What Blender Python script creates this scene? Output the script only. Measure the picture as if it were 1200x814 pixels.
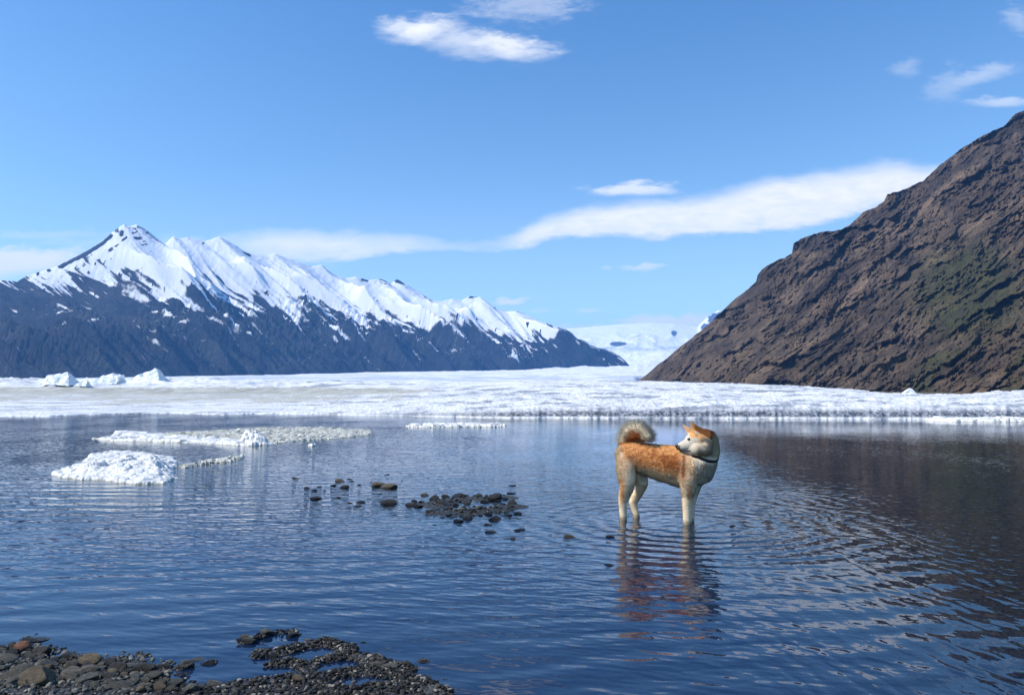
import bpy, bmesh, math, random
import numpy as np
from mathutils import Vector, Matrix, Euler
from mathutils.bvhtree import BVHTree

random.seed(7)
RNG = np.random.default_rng(7)
for o in list(bpy.data.objects): bpy.data.objects.remove(o)
SC = bpy.context.scene
COL = SC.collection
CAM_H = 1.05
F = 900.0
PITCH = math.atan(43.0 / 900.0)

# ------------------------------------------------------------------ camera
cd = bpy.data.cameras.new('camera'); cam = bpy.data.objects.new('camera', cd); COL.objects.link(cam)
cam.location = (0, 0, CAM_H); cam.rotation_euler = (math.pi / 2 + PITCH, 0, 0)
cd.sensor_width = 36; cd.lens = 27; cd.clip_start = 0.05; cd.clip_end = 60000
SC.camera = cam

# ------------------------------------------------------------------ light
SUN_EL = math.radians(43); SUN_AZ = math.radians(-105)      # azimuth from +Y towards +X
sd = Vector((math.sin(SUN_AZ) * math.cos(SUN_EL), math.cos(SUN_AZ) * math.cos(SUN_EL), math.sin(SUN_EL)))
sl = bpy.data.lights.new('sun', 'SUN'); sl.energy = 4.2; sl.angle = math.radians(0.5); sl.color = (1, 0.92, 0.80)
so = bpy.data.objects.new('sun', sl); COL.objects.link(so)
so.rotation_euler = sd.to_track_quat('Z', 'Y').to_euler()
SC.view_settings.view_transform = 'Standard'; SC.view_settings.look = 'None'
SC.view_settings.exposure = 0.35; SC.view_settings.gamma = 1.0
SC.view_settings.use_curve_mapping = False
try:
    SC.cycles.volume_bounces = 1; SC.cycles.transparent_max_bounces = 12; SC.cycles.max_bounces = 6
    SC.cycles.caustics_reflective = False; SC.cycles.caustics_refractive = False
    SC.cycles.volume_step_rate = 5
except Exception: pass

# ------------------------------------------------------------------ projection helpers (photo pixel -> ray from the eye)
def tans(px, py):
    X = (px - 600.0) / F; Y = (407.0 - py) / F
    fy = math.cos(PITCH) - Y * math.sin(PITCH); fz = math.sin(PITCH) + Y * math.cos(PITCH)
    return X / fy, fz / fy
def at(px, py, d):
    u, v = tans(px, py); return Vector((u * d, d, CAM_H + v * d))
def onz(px, py, z=0.0):
    u, v = tans(px, py); d = (z - CAM_H) / v; return Vector((u * d, d, z))
def curve(pts):
    a = np.array([tans(x, y) for x, y in pts]); i = np.argsort(a[:, 0]); return a[i, 0], a[i, 1]

# ------------------------------------------------------------------ node helpers
class NT:
    def __init__(s, tree): s.t = tree; s.n = tree.nodes; s.l = tree.links
    def node(s, ty, **kw):
        n = s.n.new(ty)
        for k, v in kw.items(): setattr(n, k, v)
        return n
    def put(s, sock, v):
        if isinstance(v, bpy.types.NodeSocket): s.l.new(v, sock)
        elif v is not None:
            if hasattr(sock.default_value, '__len__') and not hasattr(v, '__len__'): v = (v,) * len(sock.default_value)
            if hasattr(sock.default_value, '__len__') and len(sock.default_value) == 4 and len(v) == 3: v = (*v, 1)
            sock.default_value = v
    def m(s, op, a, b=None, c=None, clamp=False):
        n = s.node('ShaderNodeMath', operation=op, use_clamp=clamp)
        s.put(n.inputs[0], a)
        if b is not None: s.put(n.inputs[1], b)
        if c is not None: s.put(n.inputs[2], c)
        return n.outputs[0]
    def vm(s, op, a, b=None, scale=None):
        n = s.node('ShaderNodeVectorMath', operation=op); s.put(n.inputs[0], a)
        if b is not None: s.put(n.inputs[1], b)
        if scale is not None: s.put(n.inputs['Scale'], scale)
        return n.outputs['Value'] if op in ('LENGTH', 'DISTANCE', 'DOT_PRODUCT') else n.outputs[0]
    def sep(s, v):
        n = s.node('ShaderNodeSeparateXYZ'); s.put(n.inputs[0], v); return n.outputs
    def comb(s, x, y, z=0.0):
        n = s.node('ShaderNodeCombineXYZ'); s.put(n.inputs[0], x); s.put(n.inputs[1], y); s.put(n.inputs[2], z); return n.outputs[0]
    def noise(s, vec, scale, detail=4, rough=0.55, dist=0.0, col=False, lac=2.0):
        n = s.node('ShaderNodeTexNoise'); s.put(n.inputs['Vector'], vec); s.put(n.inputs['Scale'], scale)
        n.inputs['Detail'].default_value = detail; n.inputs['Roughness'].default_value = rough
        n.inputs['Distortion'].default_value = dist; n.inputs['Lacunarity'].default_value = lac
        return n.outputs['Color'] if col else n.outputs['Fac']
    def voro(s, vec, scale, feature='F1', out='Distance', rnd=1.0):
        n = s.node('ShaderNodeTexVoronoi', feature=feature); s.put(n.inputs['Vector'], vec); s.put(n.inputs['Scale'], scale)
        n.inputs['Randomness'].default_value = rnd; return n.outputs[out]
    def ss(s, v, a, b, lo=0.0, hi=1.0):
        n = s.node('ShaderNodeMapRange', interpolation_type='SMOOTHSTEP'); s.put(n.inputs[0], v)
        for i, q in enumerate((a, b, lo, hi)): s.put(n.inputs[i + 1], q)
        return n.outputs[0]
    def lin(s, v, a, b, lo=0.0, hi=1.0):
        n = s.node('ShaderNodeMapRange'); s.put(n.inputs[0], v)
        for i, q in enumerate((a, b, lo, hi)): s.put(n.inputs[i + 1], q)
        return n.outputs[0]
    def mix(s, f, a, b):
        n = s.node('ShaderNodeMix', data_type='RGBA'); s.put(n.inputs[0], f); s.put(n.inputs[6], a); s.put(n.inputs[7], b); return n.outputs[2]
    def scale(s, v, vec):
        n = s.node('ShaderNodeVectorMath', operation='MULTIPLY'); s.put(n.inputs[0], v); n.inputs[1].default_value = vec; return n.outputs[0]
    def rotz(s, v, a):
        n = s.node('ShaderNodeVectorRotate', rotation_type='Z_AXIS'); s.put(n.inputs['Vector'], v); n.inputs['Angle'].default_value = a; return n.outputs[0]
    def bump(s, h, strength=1.0, dist=1.0, normal=None):
        n = s.node('ShaderNodeBump'); s.put(n.inputs['Height'], h); n.inputs['Strength'].default_value = strength
        n.inputs['Distance'].default_value = dist
        if normal is not None: s.put(n.inputs['Normal'], normal)
        return n.outputs[0]
    def attr(s, name, out='Fac'):
        n = s.node('ShaderNodeAttribute', attribute_name=name); return n.outputs[out]
    def pos(s): return s.node('ShaderNodeNewGeometry').outputs['Position']

def newmat(name):
    m = bpy.data.materials.new(name); m.use_nodes = True; t = NT(m.node_tree); t.n.clear()
    out = t.node('ShaderNodeOutputMaterial'); return m, t, out
def principled(t, out, color, rough=0.8, normal=None, spec=0.3, **kw):
    b = t.node('ShaderNodeBsdfPrincipled'); t.put(b.inputs['Base Color'], color); t.put(b.inputs['Roughness'], rough)
    b.inputs['Specular IOR Level'].default_value = spec
    if normal is not None: t.l.new(normal, b.inputs['Normal'])
    for k, v in kw.items(): t.put(b.inputs[k.replace('_', ' ')], v)
    t.l.new(b.outputs[0], out.inputs['Surface']); return b

# ------------------------------------------------------------------ world: sky and clouds by direction
W = bpy.data.worlds.new('World'); SC.world = W; W.use_nodes = True
t = NT(W.node_tree); t.n.clear(); wout = t.node('ShaderNodeOutputWorld')
sky = t.node('ShaderNodeTexSky', sky_type='NISHITA'); sky.sun_disc = False
sky.sun_elevation = SUN_EL; sky.sun_rotation = SUN_AZ
sky.altitude = 300; sky.air_density = 1.0; sky.dust_density = 0.5; sky.ozone_density = 2.6
D = t.node('ShaderNodeTexCoord').outputs['Generated']
dx, dy, dz = t.sep(D)
dys = t.m('MAXIMUM', dy, 0.02)
U = t.m('DIVIDE', dx, dys); V = t.m('DIVIDE', dz, dys)
UV = t.comb(U, V, 0)
nz1 = t.noise(t.scale(UV, (1, 2.4, 1)), 9, 6, 0.6)
nz2 = t.noise(t.scale(UV, (1, 3.0, 1)), 26, 6, 0.62, dist=0.3)
wob = t.m('MULTIPLY', t.m('SUBTRACT', nz1, 0.5), 0.030)
wob2 = t.m('MULTIPLY', t.m('SUBTRACT', nz2, 0.5), 0.014)
Vw = t.m('ADD', V, t.m('ADD', wob, wob2))
def fcurve(pts):
    us, vs = curve(pts)
    n = t.node('ShaderNodeFloatCurve'); c = n.mapping.curves[0]
    x = (us + 1.0) / 2.0; y = vs
    while len(c.points) > 2: c.points.remove(c.points[-1])
    c.points[0].location = (x[0], y[0]); c.points[1].location = (x[-1], y[-1])
    for a, b in zip(x[1:-1], y[1:-1]): c.points.new(a, b)
    n.mapping.update(); t.l.new(t.m('MULTIPLY', t.m('ADD', U, 1.0), 0.5), n.inputs['Value']); return n.outputs[0]
low = fcurve([(230, 290), (300, 303), (380, 308), (450, 297), (560, 293), (600, 292), (650, 283), (700, 277), (760, 279), (830, 277), (900, 271), (960, 262), (1000, 254), (1060, 235), (1200, 195)])
top = fcurve([(230, 276), (300, 272), (350, 271), (450, 274), (540, 284), (590, 281), (620, 264), (660, 250), (720, 239), (780, 235), (850, 224), (900, 212), (950, 205), (1000, 198), (1060, 193), (1090, 195), (1200, 186)])
band = t.m('MULTIPLY', t.ss(t.m('SUBTRACT', Vw, low), -0.004, 0.010), t.ss(t.m('SUBTRACT', top, Vw), -0.010, 0.018))
ends = t.m('MULTIPLY', t.ss(U, tans(225, 280)[0], tans(320, 280)[0]), t.ss(U, 0.75, 0.62))
thin = t.lin(U, tans(430, 280)[0], tans(640, 280)[0], 0.85, 1.0)
big = t.m('MULTIPLY', t.m('MULTIPLY', band, ends), t.m('MULTIPLY', thin, t.lin(nz2, 0.25, 0.6, 0.72, 1.0)))
dens = big
def puff(px, py, rx, ry, ang=0, amt=1.0, soft=0.6, wis=0.5):
    global dens
    cu, cv = tans(px, py)
    p = t.comb(t.m('SUBTRACT', U, cu), t.m('SUBTRACT', Vw, cv), 0)
    p = t.rotz(p, math.radians(-ang)); p = t.scale(p, (F / rx, F / ry, 1))
    L = t.vm('LENGTH', p)
    L = t.m('ADD', L, t.m('MULTIPLY', t.m('SUBTRACT', nz2, 0.5), wis * 2.2))
    k = t.m('MULTIPLY', t.ss(L, 1.0, 1.0 - soft), amt)
    dens = t.m('MAXIMUM', dens, k)
puff(740, 221, 72, 11, 0, 0.75, 0.8, 0.5)
puff(497, 34, 60, 24, 3, 0.95, 0.95, 0.5)
puff(590, 54, 85, 20, -6, 0.85, 0.95, 0.55)
puff(540, 46, 110, 26, -10, 0.6, 0.98, 0.6)
puff(470, 30, 40, 16, 0, 0.7, 0.95, 0.6)
puff(615, 8, 95, 26, 0, 0.33, 0.9, 1.0)
puff(1150, 88, 70, 14, 14, 0.35, 0.95, 0.7)
puff(1110, 100, 40, 26, 30, 0.22, 0.95, 0.9)
puff(1175, 120, 55, 9, 2, 0.45, 0.9, 0.5)
puff(1195, 22, 30, 22, 0, 0.28, 0.95, 0.9)
puff(1062, 80, 26, 14, 0, 0.2, 0.95, 0.9)
puff(600, 354, 30, 7, 6, 0.85, 0.8, 0.6)
puff(757, 311, 42, 6, 1, 0.6, 0.9, 0.6)
puff(710, 313, 12, 5, 0, 0.35, 0.9, 0.6)
puff(690, 363, 30, 5, 0, 0.55, 0.9, 0.5)
puff(632, 366, 28, 5, 0, 0.4, 0.9, 0.5)
puff(10, 308, 135, 26, 3, 1.0, 0.7, 0.35)
puff(60, 275, 120, 10, 0, 0.3, 0.9, 0.6)
puff(150, 285, 200, 16, 0, 0.3, 0.95, 0.6)
puff(785, 379, 90, 17, 2, 0.95, 0.7, 0.35)
puff(700, 390, 120, 13, 0, 0.8, 0.8, 0.4)
puff(330, 295, 110, 20, -8, 0.55, 0.95, 0.8)
veil = t.m('MULTIPLY', t.ss(V, 0.30, 0.0), 0.20)
dens = t.m('MULTIPLY', t.m('MAXIMUM', dens, veil), t.ss(dy, 0.05, 0.2))
skyc = t.mix(1.0, sky.outputs[0], (1, 1, 1)); 
mulc = t.node('ShaderNodeMix', data_type='RGBA', blend_type='MULTIPLY'); mulc.inputs[0].default_value = 1
t.l.new(sky.outputs[0], mulc.inputs[6]); t.l.new(t.mix(t.ss(dz, 0.16, 0.62), (0.84, 1.04, 1.14), (0.52, 0.92, 1.22)), mulc.inputs[7])
cloudc = t.mix(t.ss(t.m('SUBTRACT', Vw, low), 0.0, 0.03), (5.6, 5.9, 6.4), (6.3, 6.4, 6.6))
fin = t.mix(dens, mulc.outputs[2], cloudc)
bg = t.node('ShaderNodeBackground'); t.l.new(fin, bg.inputs[0]); bg.inputs[1].default_value = 0.135
t.l.new(bg.outputs[0], wout.inputs['Surface'])

# ------------------------------------------------------------------ numpy noise
_P = np.random.default_rng(11).permutation(4096).astype(np.int64)
def _h(ix, iy, s):
    a = _P[(ix + s * 131) & 4095]; return _P[(a + iy) & 4095]
def perlin(x, y, seed=0):
    x = np.asarray(x, float); y = np.asarray(y, float)
    ix = np.floor(x).astype(np.int64); iy = np.floor(y).astype(np.int64); fx = x - ix; fy = y - iy
    def g(i, j, dx, dy):
        a = _h(ix + i, iy + j, seed) * (2 * math.pi / 4096); return np.cos(a) * dx + np.sin(a) * dy
    u = fx * fx * fx * (fx * (fx * 6 - 15) + 10); v = fy * fy * fy * (fy * (fy * 6 - 15) + 10)
    a = g(0, 0, fx, fy); b = g(1, 0, fx - 1, fy); c = g(0, 1, fx, fy - 1); d = g(1, 1, fx - 1, fy - 1)
    return ((a + u * (b - a)) + v * ((c + u * (d - c)) - (a + u * (b - a)))) * 1.5
def fbm(x, y, o=5, seed=0, g=0.5, lac=2.03):
    r = 0; a = 1; n = 0
    for i in range(o):
        r = r + a * perlin(x, y, seed + i); n += a; a *= g; x = np.asarray(x) * lac + 3.7; y = np.asarray(y) * lac + 1.3
    return r / n
def ridged(x, y, o=5, seed=0, g=0.5, lac=2.03):
    r = 0; a = 1; n = 0; w = 1
    for i in range(o):
        k = 1 - np.abs(perlin(x, y, seed + i)) * 1.6; k = k * k; r = r + a * k * w; w = np.clip(k * 1.4, 0, 1); n += a; a *= g
        x = np.asarray(x) * lac + 3.7; y = np.asarray(y) * lac + 1.3
    return r / n
def sstep(x, a, b):
    k = np.clip((x - a) / (b - a), 0, 1); return k * k * (3 - 2 * k)

# ------------------------------------------------------------------ mesh helpers
def mesh_np(name, verts, faces, smooth=True):
    """faces: (n,k) int array"""
    me = bpy.data.meshes.new(name); n, k = faces.shape
    me.vertices.add(len(verts)); me.vertices.foreach_set('co', np.asarray(verts, np.float32).ravel())
    me.loops.add(n * k); me.loops.foreach_set('vertex_index', faces.astype(np.int32).ravel())
    me.polygons.add(n); me.polygons.foreach_set('loop_start', np.arange(0, n * k, k, dtype=np.int32))
    me.polygons.foreach_set('loop_total', np.full(n, k, dtype=np.int32))
    me.polygons.foreach_set('use_smooth', np.full(n, smooth, dtype=bool))
    me.update(calc_edges=True); return me
def grid_faces(r, c):
    i = np.arange(r * c).reshape(r, c)
    return np.stack([i[:-1, :-1].ravel(), i[:-1, 1:].ravel(), i[1:, 1:].ravel(), i[1:, :-1].ravel()], 1)
def fattr(me, name, arr):
    a = me.attributes.new(name, 'FLOAT', 'POINT'); a.data.foreach_set('value', np.asarray(arr, np.float32).ravel())
def cattr(me, name, arr):
    a = me.attributes.new(name, 'FLOAT_COLOR', 'POINT'); q = np.ones((len(arr), 4), np.float32); q[:, :3] = arr
    a.data.foreach_set('color', q.ravel())
def vattr(me, name, arr):
    a = me.attributes.new(name, 'FLOAT_VECTOR', 'POINT'); a.data.foreach_set('vector', np.asarray(arr, np.float32).ravel())
def obj(name, me, mat=None, parent=None, label=None, cat=None, group=None, kind=None, loc=None):
    o = bpy.data.objects.new(name, me); COL.objects.link(o)
    if mat is not None and me is not None and not me.materials: me.materials.append(mat)
    if parent is not None: o.parent = parent
    if loc is not None: o.location = loc
    if label: o['label'] = label
    if cat: o['category'] = cat
    if group: o['group'] = group
    if kind: o['kind'] = kind
    return o
def recenter(me, c):
    """move mesh data so that its origin sits at c"""
    n = len(me.vertices); a = np.empty(n * 3, np.float32); me.vertices.foreach_get('co', a)
    a = a.reshape(-1, 3) - np.array(c, np.float32); me.vertices.foreach_set('co', a.ravel()); me.update()

# ================================================================== MATERIALS
def mat_mountain():
    m, t, out = newmat('snowy_rock'); P = t.pos()
    sn = t.attr('snow'); nz = t.noise(P, 0.012, 8, 0.68); nf = t.noise(P, 0.05, 5, 0.6)
    k = t.ss(t.m('ADD', sn, t.m('MULTIPLY', t.m('SUBTRACT', nz, 0.5), 0.5)), 0.46, 0.56)
    rock = t.mix(t.ss(nz, 0.35, 0.65), (0.006, 0.009, 0.016), (0.024, 0.028, 0.037))
    n9 = t.noise(t.vm('ADD', P, (0, 0, 900)), 0.003, 6, 0.65); rock = t.mix(t.ss(n9, 0.48, 0.62), rock, (0.034, 0.038, 0.044))
    rock = t.mix(t.m('MULTIPLY', t.attr('green'), t.ss(nf, 0.4, 0.65)), rock, (0.050, 0.060, 0.028))
    c = t.mix(k, rock, (0.80, 0.81, 0.83))
    bh = t.m('MULTIPLY', t.noise(P, 0.02, 9, 0.7), t.lin(k, 0, 1, 30, 1.5))
    principled(t, out, c, 0.75, t.bump(bh, 1.0, 1.0), 0.2); return m
def mat_hill():
    m, t, out = newmat('brown_scree'); P = t.pos(); a = t.attr('strat'); g = t.attr('green'); cl = t.attr('cliff')
    n1 = t.noise(P, 0.02, 8, 0.7); n2 = t.noise(P, 0.10, 6, 0.7); n3 = t.noise(P, 0.5, 4, 0.7)
    c = t.mix(t.ss(n1, 0.36, 0.62), (0.050, 0.037, 0.026), (0.125, 0.088, 0.058))
    c = t.mix(t.ss(n2, 0.50, 0.70), c, (0.135, 0.105, 0.085))
    c = t.mix(t.m('MULTIPLY', t.ss(n2, 0.38, 0.22), 0.8), c, (0.022, 0.020, 0.022))
    c = t.vm('SCALE', c, scale=t.lin(a, -0.45, 0.45, 0.45, 1.65))
    c = t.mix(t.m('MULTIPLY', t.ss(t.m('ADD', g, t.m('MULTIPLY', t.m('SUBTRACT', n2, 0.5), 1.2)), 0.45, 0.8), 0.8), c, (0.050, 0.055, 0.020))
    c = t.mix(t.m('MULTIPLY', t.attr('tan'), t.ss(n2, 0.42, 0.6)), c, (0.11, 0.075, 0.035))
    c = t.mix(t.m('MULTIPLY', cl, 0.55), c, (0.030, 0.027, 0.028))
    n4 = t.noise(P, 0.35, 5, 0.75); c = t.vm('SCALE', c, scale=t.lin(n4, 0.3, 0.7, 0.5, 1.5))
    bh = t.m('ADD', t.m('ADD', t.m('MULTIPLY', t.noise(P, 0.14, 8, 0.75), 3.0), t.m('MULTIPLY', n4, 2.2)), t.m('MULTIPLY', t.voro(t.vm('ADD', P, t.scale(t.noise(P, 0.2, 3, 0.6, col=True), (8, 8, 8))), 0.16), 0.6))
    principled(t, out, c, 0.9, t.bump(bh, 0.85, 1.0), 0.15); return m
def mat_glacier():
    m, t, out = newmat('far_glacier'); P = t.pos()
    k = t.attr('crev'); n = t.noise(t.scale(P, (1, 0.4, 1)), 0.006, 8, 0.7)
    c = t.mix(t.m('MULTIPLY', k, t.ss(n, 0.40, 0.56)), (0.84, 0.85, 0.87), (0.42, 0.47, 0.54))
    c = t.mix(t.attr('rock'), c, (0.06, 0.07, 0.09))
    principled(t, out, c, 0.8, t.bump(t.m('MULTIPLY', n, 30), 0.7, 1.0), 0.2); return m
def mat_shelf():
    m, t, out = newmat('shelf_ice'); P = t.pos()
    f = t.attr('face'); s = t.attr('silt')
    n1 = t.noise(t.scale(P, (0.35, 0.12, 1)), 1.2, 8, 0.68); n2 = t.noise(P, 9, 4, 0.7); n3 = t.noise(t.scale(P, (0.3, 1.0, 1)), 3.5, 5, 0.7)
    white = t.mix(t.ss(n1, 0.48, 0.72), (0.74, 0.75, 0.76), (0.50, 0.53, 0.57))
    white = t.mix(t.m('MULTIPLY', t.ss(t.attr('band'), 0.04, 0.34), 0.9), white, (0.27, 0.30, 0.35))
    white = t.mix(t.m('MULTIPLY', t.ss(n3, 0.58, 0.7), 0.6), white, (0.40, 0.43, 0.47))
    tan = t.mix(t.ss(n1, 0.4, 0.6), (0.34, 0.335, 0.28), (0.52, 0.51, 0.45))
    c = t.mix(t.ss(t.m('ADD', s, t.m('MULTIPLY', t.m('SUBTRACT', n1, 0.5), 1.4)), 0.40, 0.62), white, tan)
    dark = t.mix(t.ss(n2, 0.42, 0.62), (0.075, 0.085, 0.11), (0.34, 0.37, 0.42))  # shade of the front face painted into its colour, with dirty speckles
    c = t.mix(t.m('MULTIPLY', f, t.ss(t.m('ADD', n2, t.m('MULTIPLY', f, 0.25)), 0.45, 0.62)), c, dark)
    h = t.m('ADD', t.m('MULTIPLY', n2, 0.05), t.m('MULTIPLY', n1, 0.12))
    h = t.m('ADD', h, t.m('MULTIPLY', t.voro(P, 7.0), 0.04))
    principled(t, out, c, 0.6, t.bump(h, 0.9, 1.0), 0.3); return m
def mat_berg():
    m, t, out = newmat('berg_ice'); P = t.pos()
    n = t.noise(P, 0.9, 6, 0.65); n2 = t.noise(t.scale(P, (1, 1, 3)), 1.6, 5, 0.7)
    c = t.mix(t.ss(n, 0.45, 0.65), (0.78, 0.81, 0.83), (0.56, 0.66, 0.70))
    c = t.mix(t.m('MULTIPLY', t.ss(n2, 0.60, 0.68), 0.7), c, (0.12, 0.13, 0.14))
    principled(t, out, c, 0.45, t.bump(t.m('MULTIPLY', n, 0.3), 0.8, 1.0), 0.4); return m
def mat_floe():
    m, t, out = newmat('floe_snow_ice'); P = t.pos(); z = t.sep(P)[2]
    n = t.noise(P, 8, 6, 0.65); n2 = t.noise(P, 35, 4, 0.7)
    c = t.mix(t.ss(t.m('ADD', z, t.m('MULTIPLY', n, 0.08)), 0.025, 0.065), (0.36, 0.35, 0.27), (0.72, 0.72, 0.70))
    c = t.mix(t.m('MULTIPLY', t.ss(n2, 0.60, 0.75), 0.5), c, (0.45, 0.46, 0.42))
    b = principled(t, out, c, 0.5, t.bump(t.m('ADD', t.m('MULTIPLY', n, 0.05), t.m('MULTIPLY', n2, 0.010)), 0.6, 1.0), 0.4)
    return m
def mat_slush():
    m, t, out = newmat('slush_ice'); P = t.pos()
    n = t.noise(P, 12, 5, 0.7)
    c = t.mix(t.ss(n, 0.4, 0.62), (0.34, 0.34, 0.28), (0.66, 0.66, 0.60))
    principled(t, out, c, 0.4, t.bump(t.m('MULTIPLY', n, 0.04), 0.8, 1.0), 0.5); return m
def mat_bed():
    m, t, out = newmat('lake_bed_gravel'); P = t.pos(); z = t.sep(P)[2]
    Pw = t.vm('ADD', P, t.scale(t.noise(P, 14, 3, 0.6, col=True), (0.03, 0.03, 0)))
    v1 = t.voro(t.scale(Pw, (1, 0.8, 1)), 26, out='Color'); d1 = t.voro(t.scale(Pw, (1, 0.8, 1)), 26)
    v2 = t.voro(Pw, 75, out='Color'); d2 = t.voro(Pw, 75)
    r = t.sep(v1)[0]; g2 = t.sep(v1)[1]; r2 = t.sep(v2)[0]
    c = t.mix(r, (0.030, 0.025, 0.017), (0.16, 0.12, 0.07))
    c = t.mix(t.ss(g2, 0.90, 0.96), c, (0.50, 0.37, 0.19))
    c = t.mix(t.ss(d1, 0.45, 0.75), c, (0.018, 0.016, 0.012))
    cg = t.mix(r2, (0.022, 0.022, 0.021), (0.10, 0.098, 0.09))
    c = t.mix(t.ss(z, -0.03, 0.0), c, cg)
    big = t.noise(P, 1.3, 4, 0.6); c2 = t.node('ShaderNodeMix', data_type='RGBA', blend_type='MULTIPLY'); c2.inputs[0].default_value = 1
    t.l.new(c, c2.inputs[6]); t.l.new(t.vm('SCALE', t.mix(t.ss(big, 0.3, 0.7), (0.6, 0.6, 0.6), (1.2, 1.2, 1.2)), scale=t.ss(t.sep(P)[0], -0.5, 2.5, 0.6, 2.0)), c2.inputs[7])
    h = t.m('ADD', t.m('MULTIPLY', t.m('SUBTRACT', 1, d1), 0.015), t.m('MULTIPLY', t.m('SUBTRACT', 1, d2), 0.006))
    principled(t, out, c2.outputs[2], 0.6, t.bump(h, 1.0, 1.0), 0.4); return m
def mat_stone(name, a, b, rough=0.7):
    m, t, out = newmat(name); tc = t.node('ShaderNodeTexCoord').outputs['Object']; oi = t.node('ShaderNodeObjectInfo').outputs['Random']
    v = t.vm('ADD', tc, t.comb(t.m('MULTIPLY', oi, 30), 0, 0)); n = t.noise(v, 2.2, 6, 0.65); n2 = t.noise(v, 14, 4, 0.7)
    c = t.mix(t.ss(n, 0.3, 0.7), a, b); br = t.lin(oi, 0, 1, 0.62, 1.3)
    c2 = t.vm('SCALE', c, scale=br)
    c2 = t.mix(t.m('MULTIPLY', t.ss(n2, 0.60, 0.72), 0.35), c2, (0.25, 0.24, 0.21))
    z = t.sep(t.pos())[2]
    wet = t.ss(z, 0.008, 0.028)          # the soaked foot of each stone
    c3 = t.vm('SCALE', c2, scale=t.lin(wet, 0, 1, 0.5, 1.0))
    principled(t, out, c3, t.lin(wet, 0, 1, 0.22, rough), t.bump(t.m('MULTIPLY', n2, 0.12), 0.7, 1.0), 0.4); return m
def mat_gravel():
    m, t, out = newmat('gravel'); c = t.attr('col', 'Color'); n = t.noise(t.pos(), 160, 3, 0.6)
    c2 = t.vm('SCALE', c, scale=t.lin(n, 0.3, 0.7, 0.7, 1.3))
    principled(t, out, c2, 0.7, None, 0.25); return m
def mat_plain(name, c, rough=0.5, spec=0.4):
    m, t, out = newmat(name); n = t.noise(t.node('ShaderNodeTexCoord').outputs['Object'], 60, 3, 0.6)
    principled(t, out, t.vm('SCALE', c, scale=t.lin(n, 0.3, 0.7, 0.85, 1.15)), rough, None, spec); return m
def mat_fur(usenrm):
    m, t, out = newmat('fur_strands' if usenrm else 'coat'); c = t.attr('col', 'Color')
    n = t.noise(t.pos(), 90, 3, 0.6)
    c = t.vm('SCALE', c, scale=t.lin(n, 0.3, 0.7, 0.80, 1.15))
    nr = None
    if usenrm:
        v = t.node('ShaderNodeVectorMath', operation='NORMALIZE'); t.l.new(t.attr('nrm', 'Vector'), v.inputs[0]); nr = v.outputs[0]
    b = principled(t, out, c, 0.75, nr, 0.15)
    if usenrm:
        tl = t.node('ShaderNodeBsdfTranslucent'); t.l.new(c, tl.inputs[0]); mx = t.node('ShaderNodeMixShader'); mx.inputs[0].default_value = 0.45
        t.l.new(b.outputs[0], mx.inputs[1]); t.l.new(tl.outputs[0], mx.inputs[2]); t.l.new(mx.outputs[0], out.inputs['Surface'])
    return m

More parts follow.
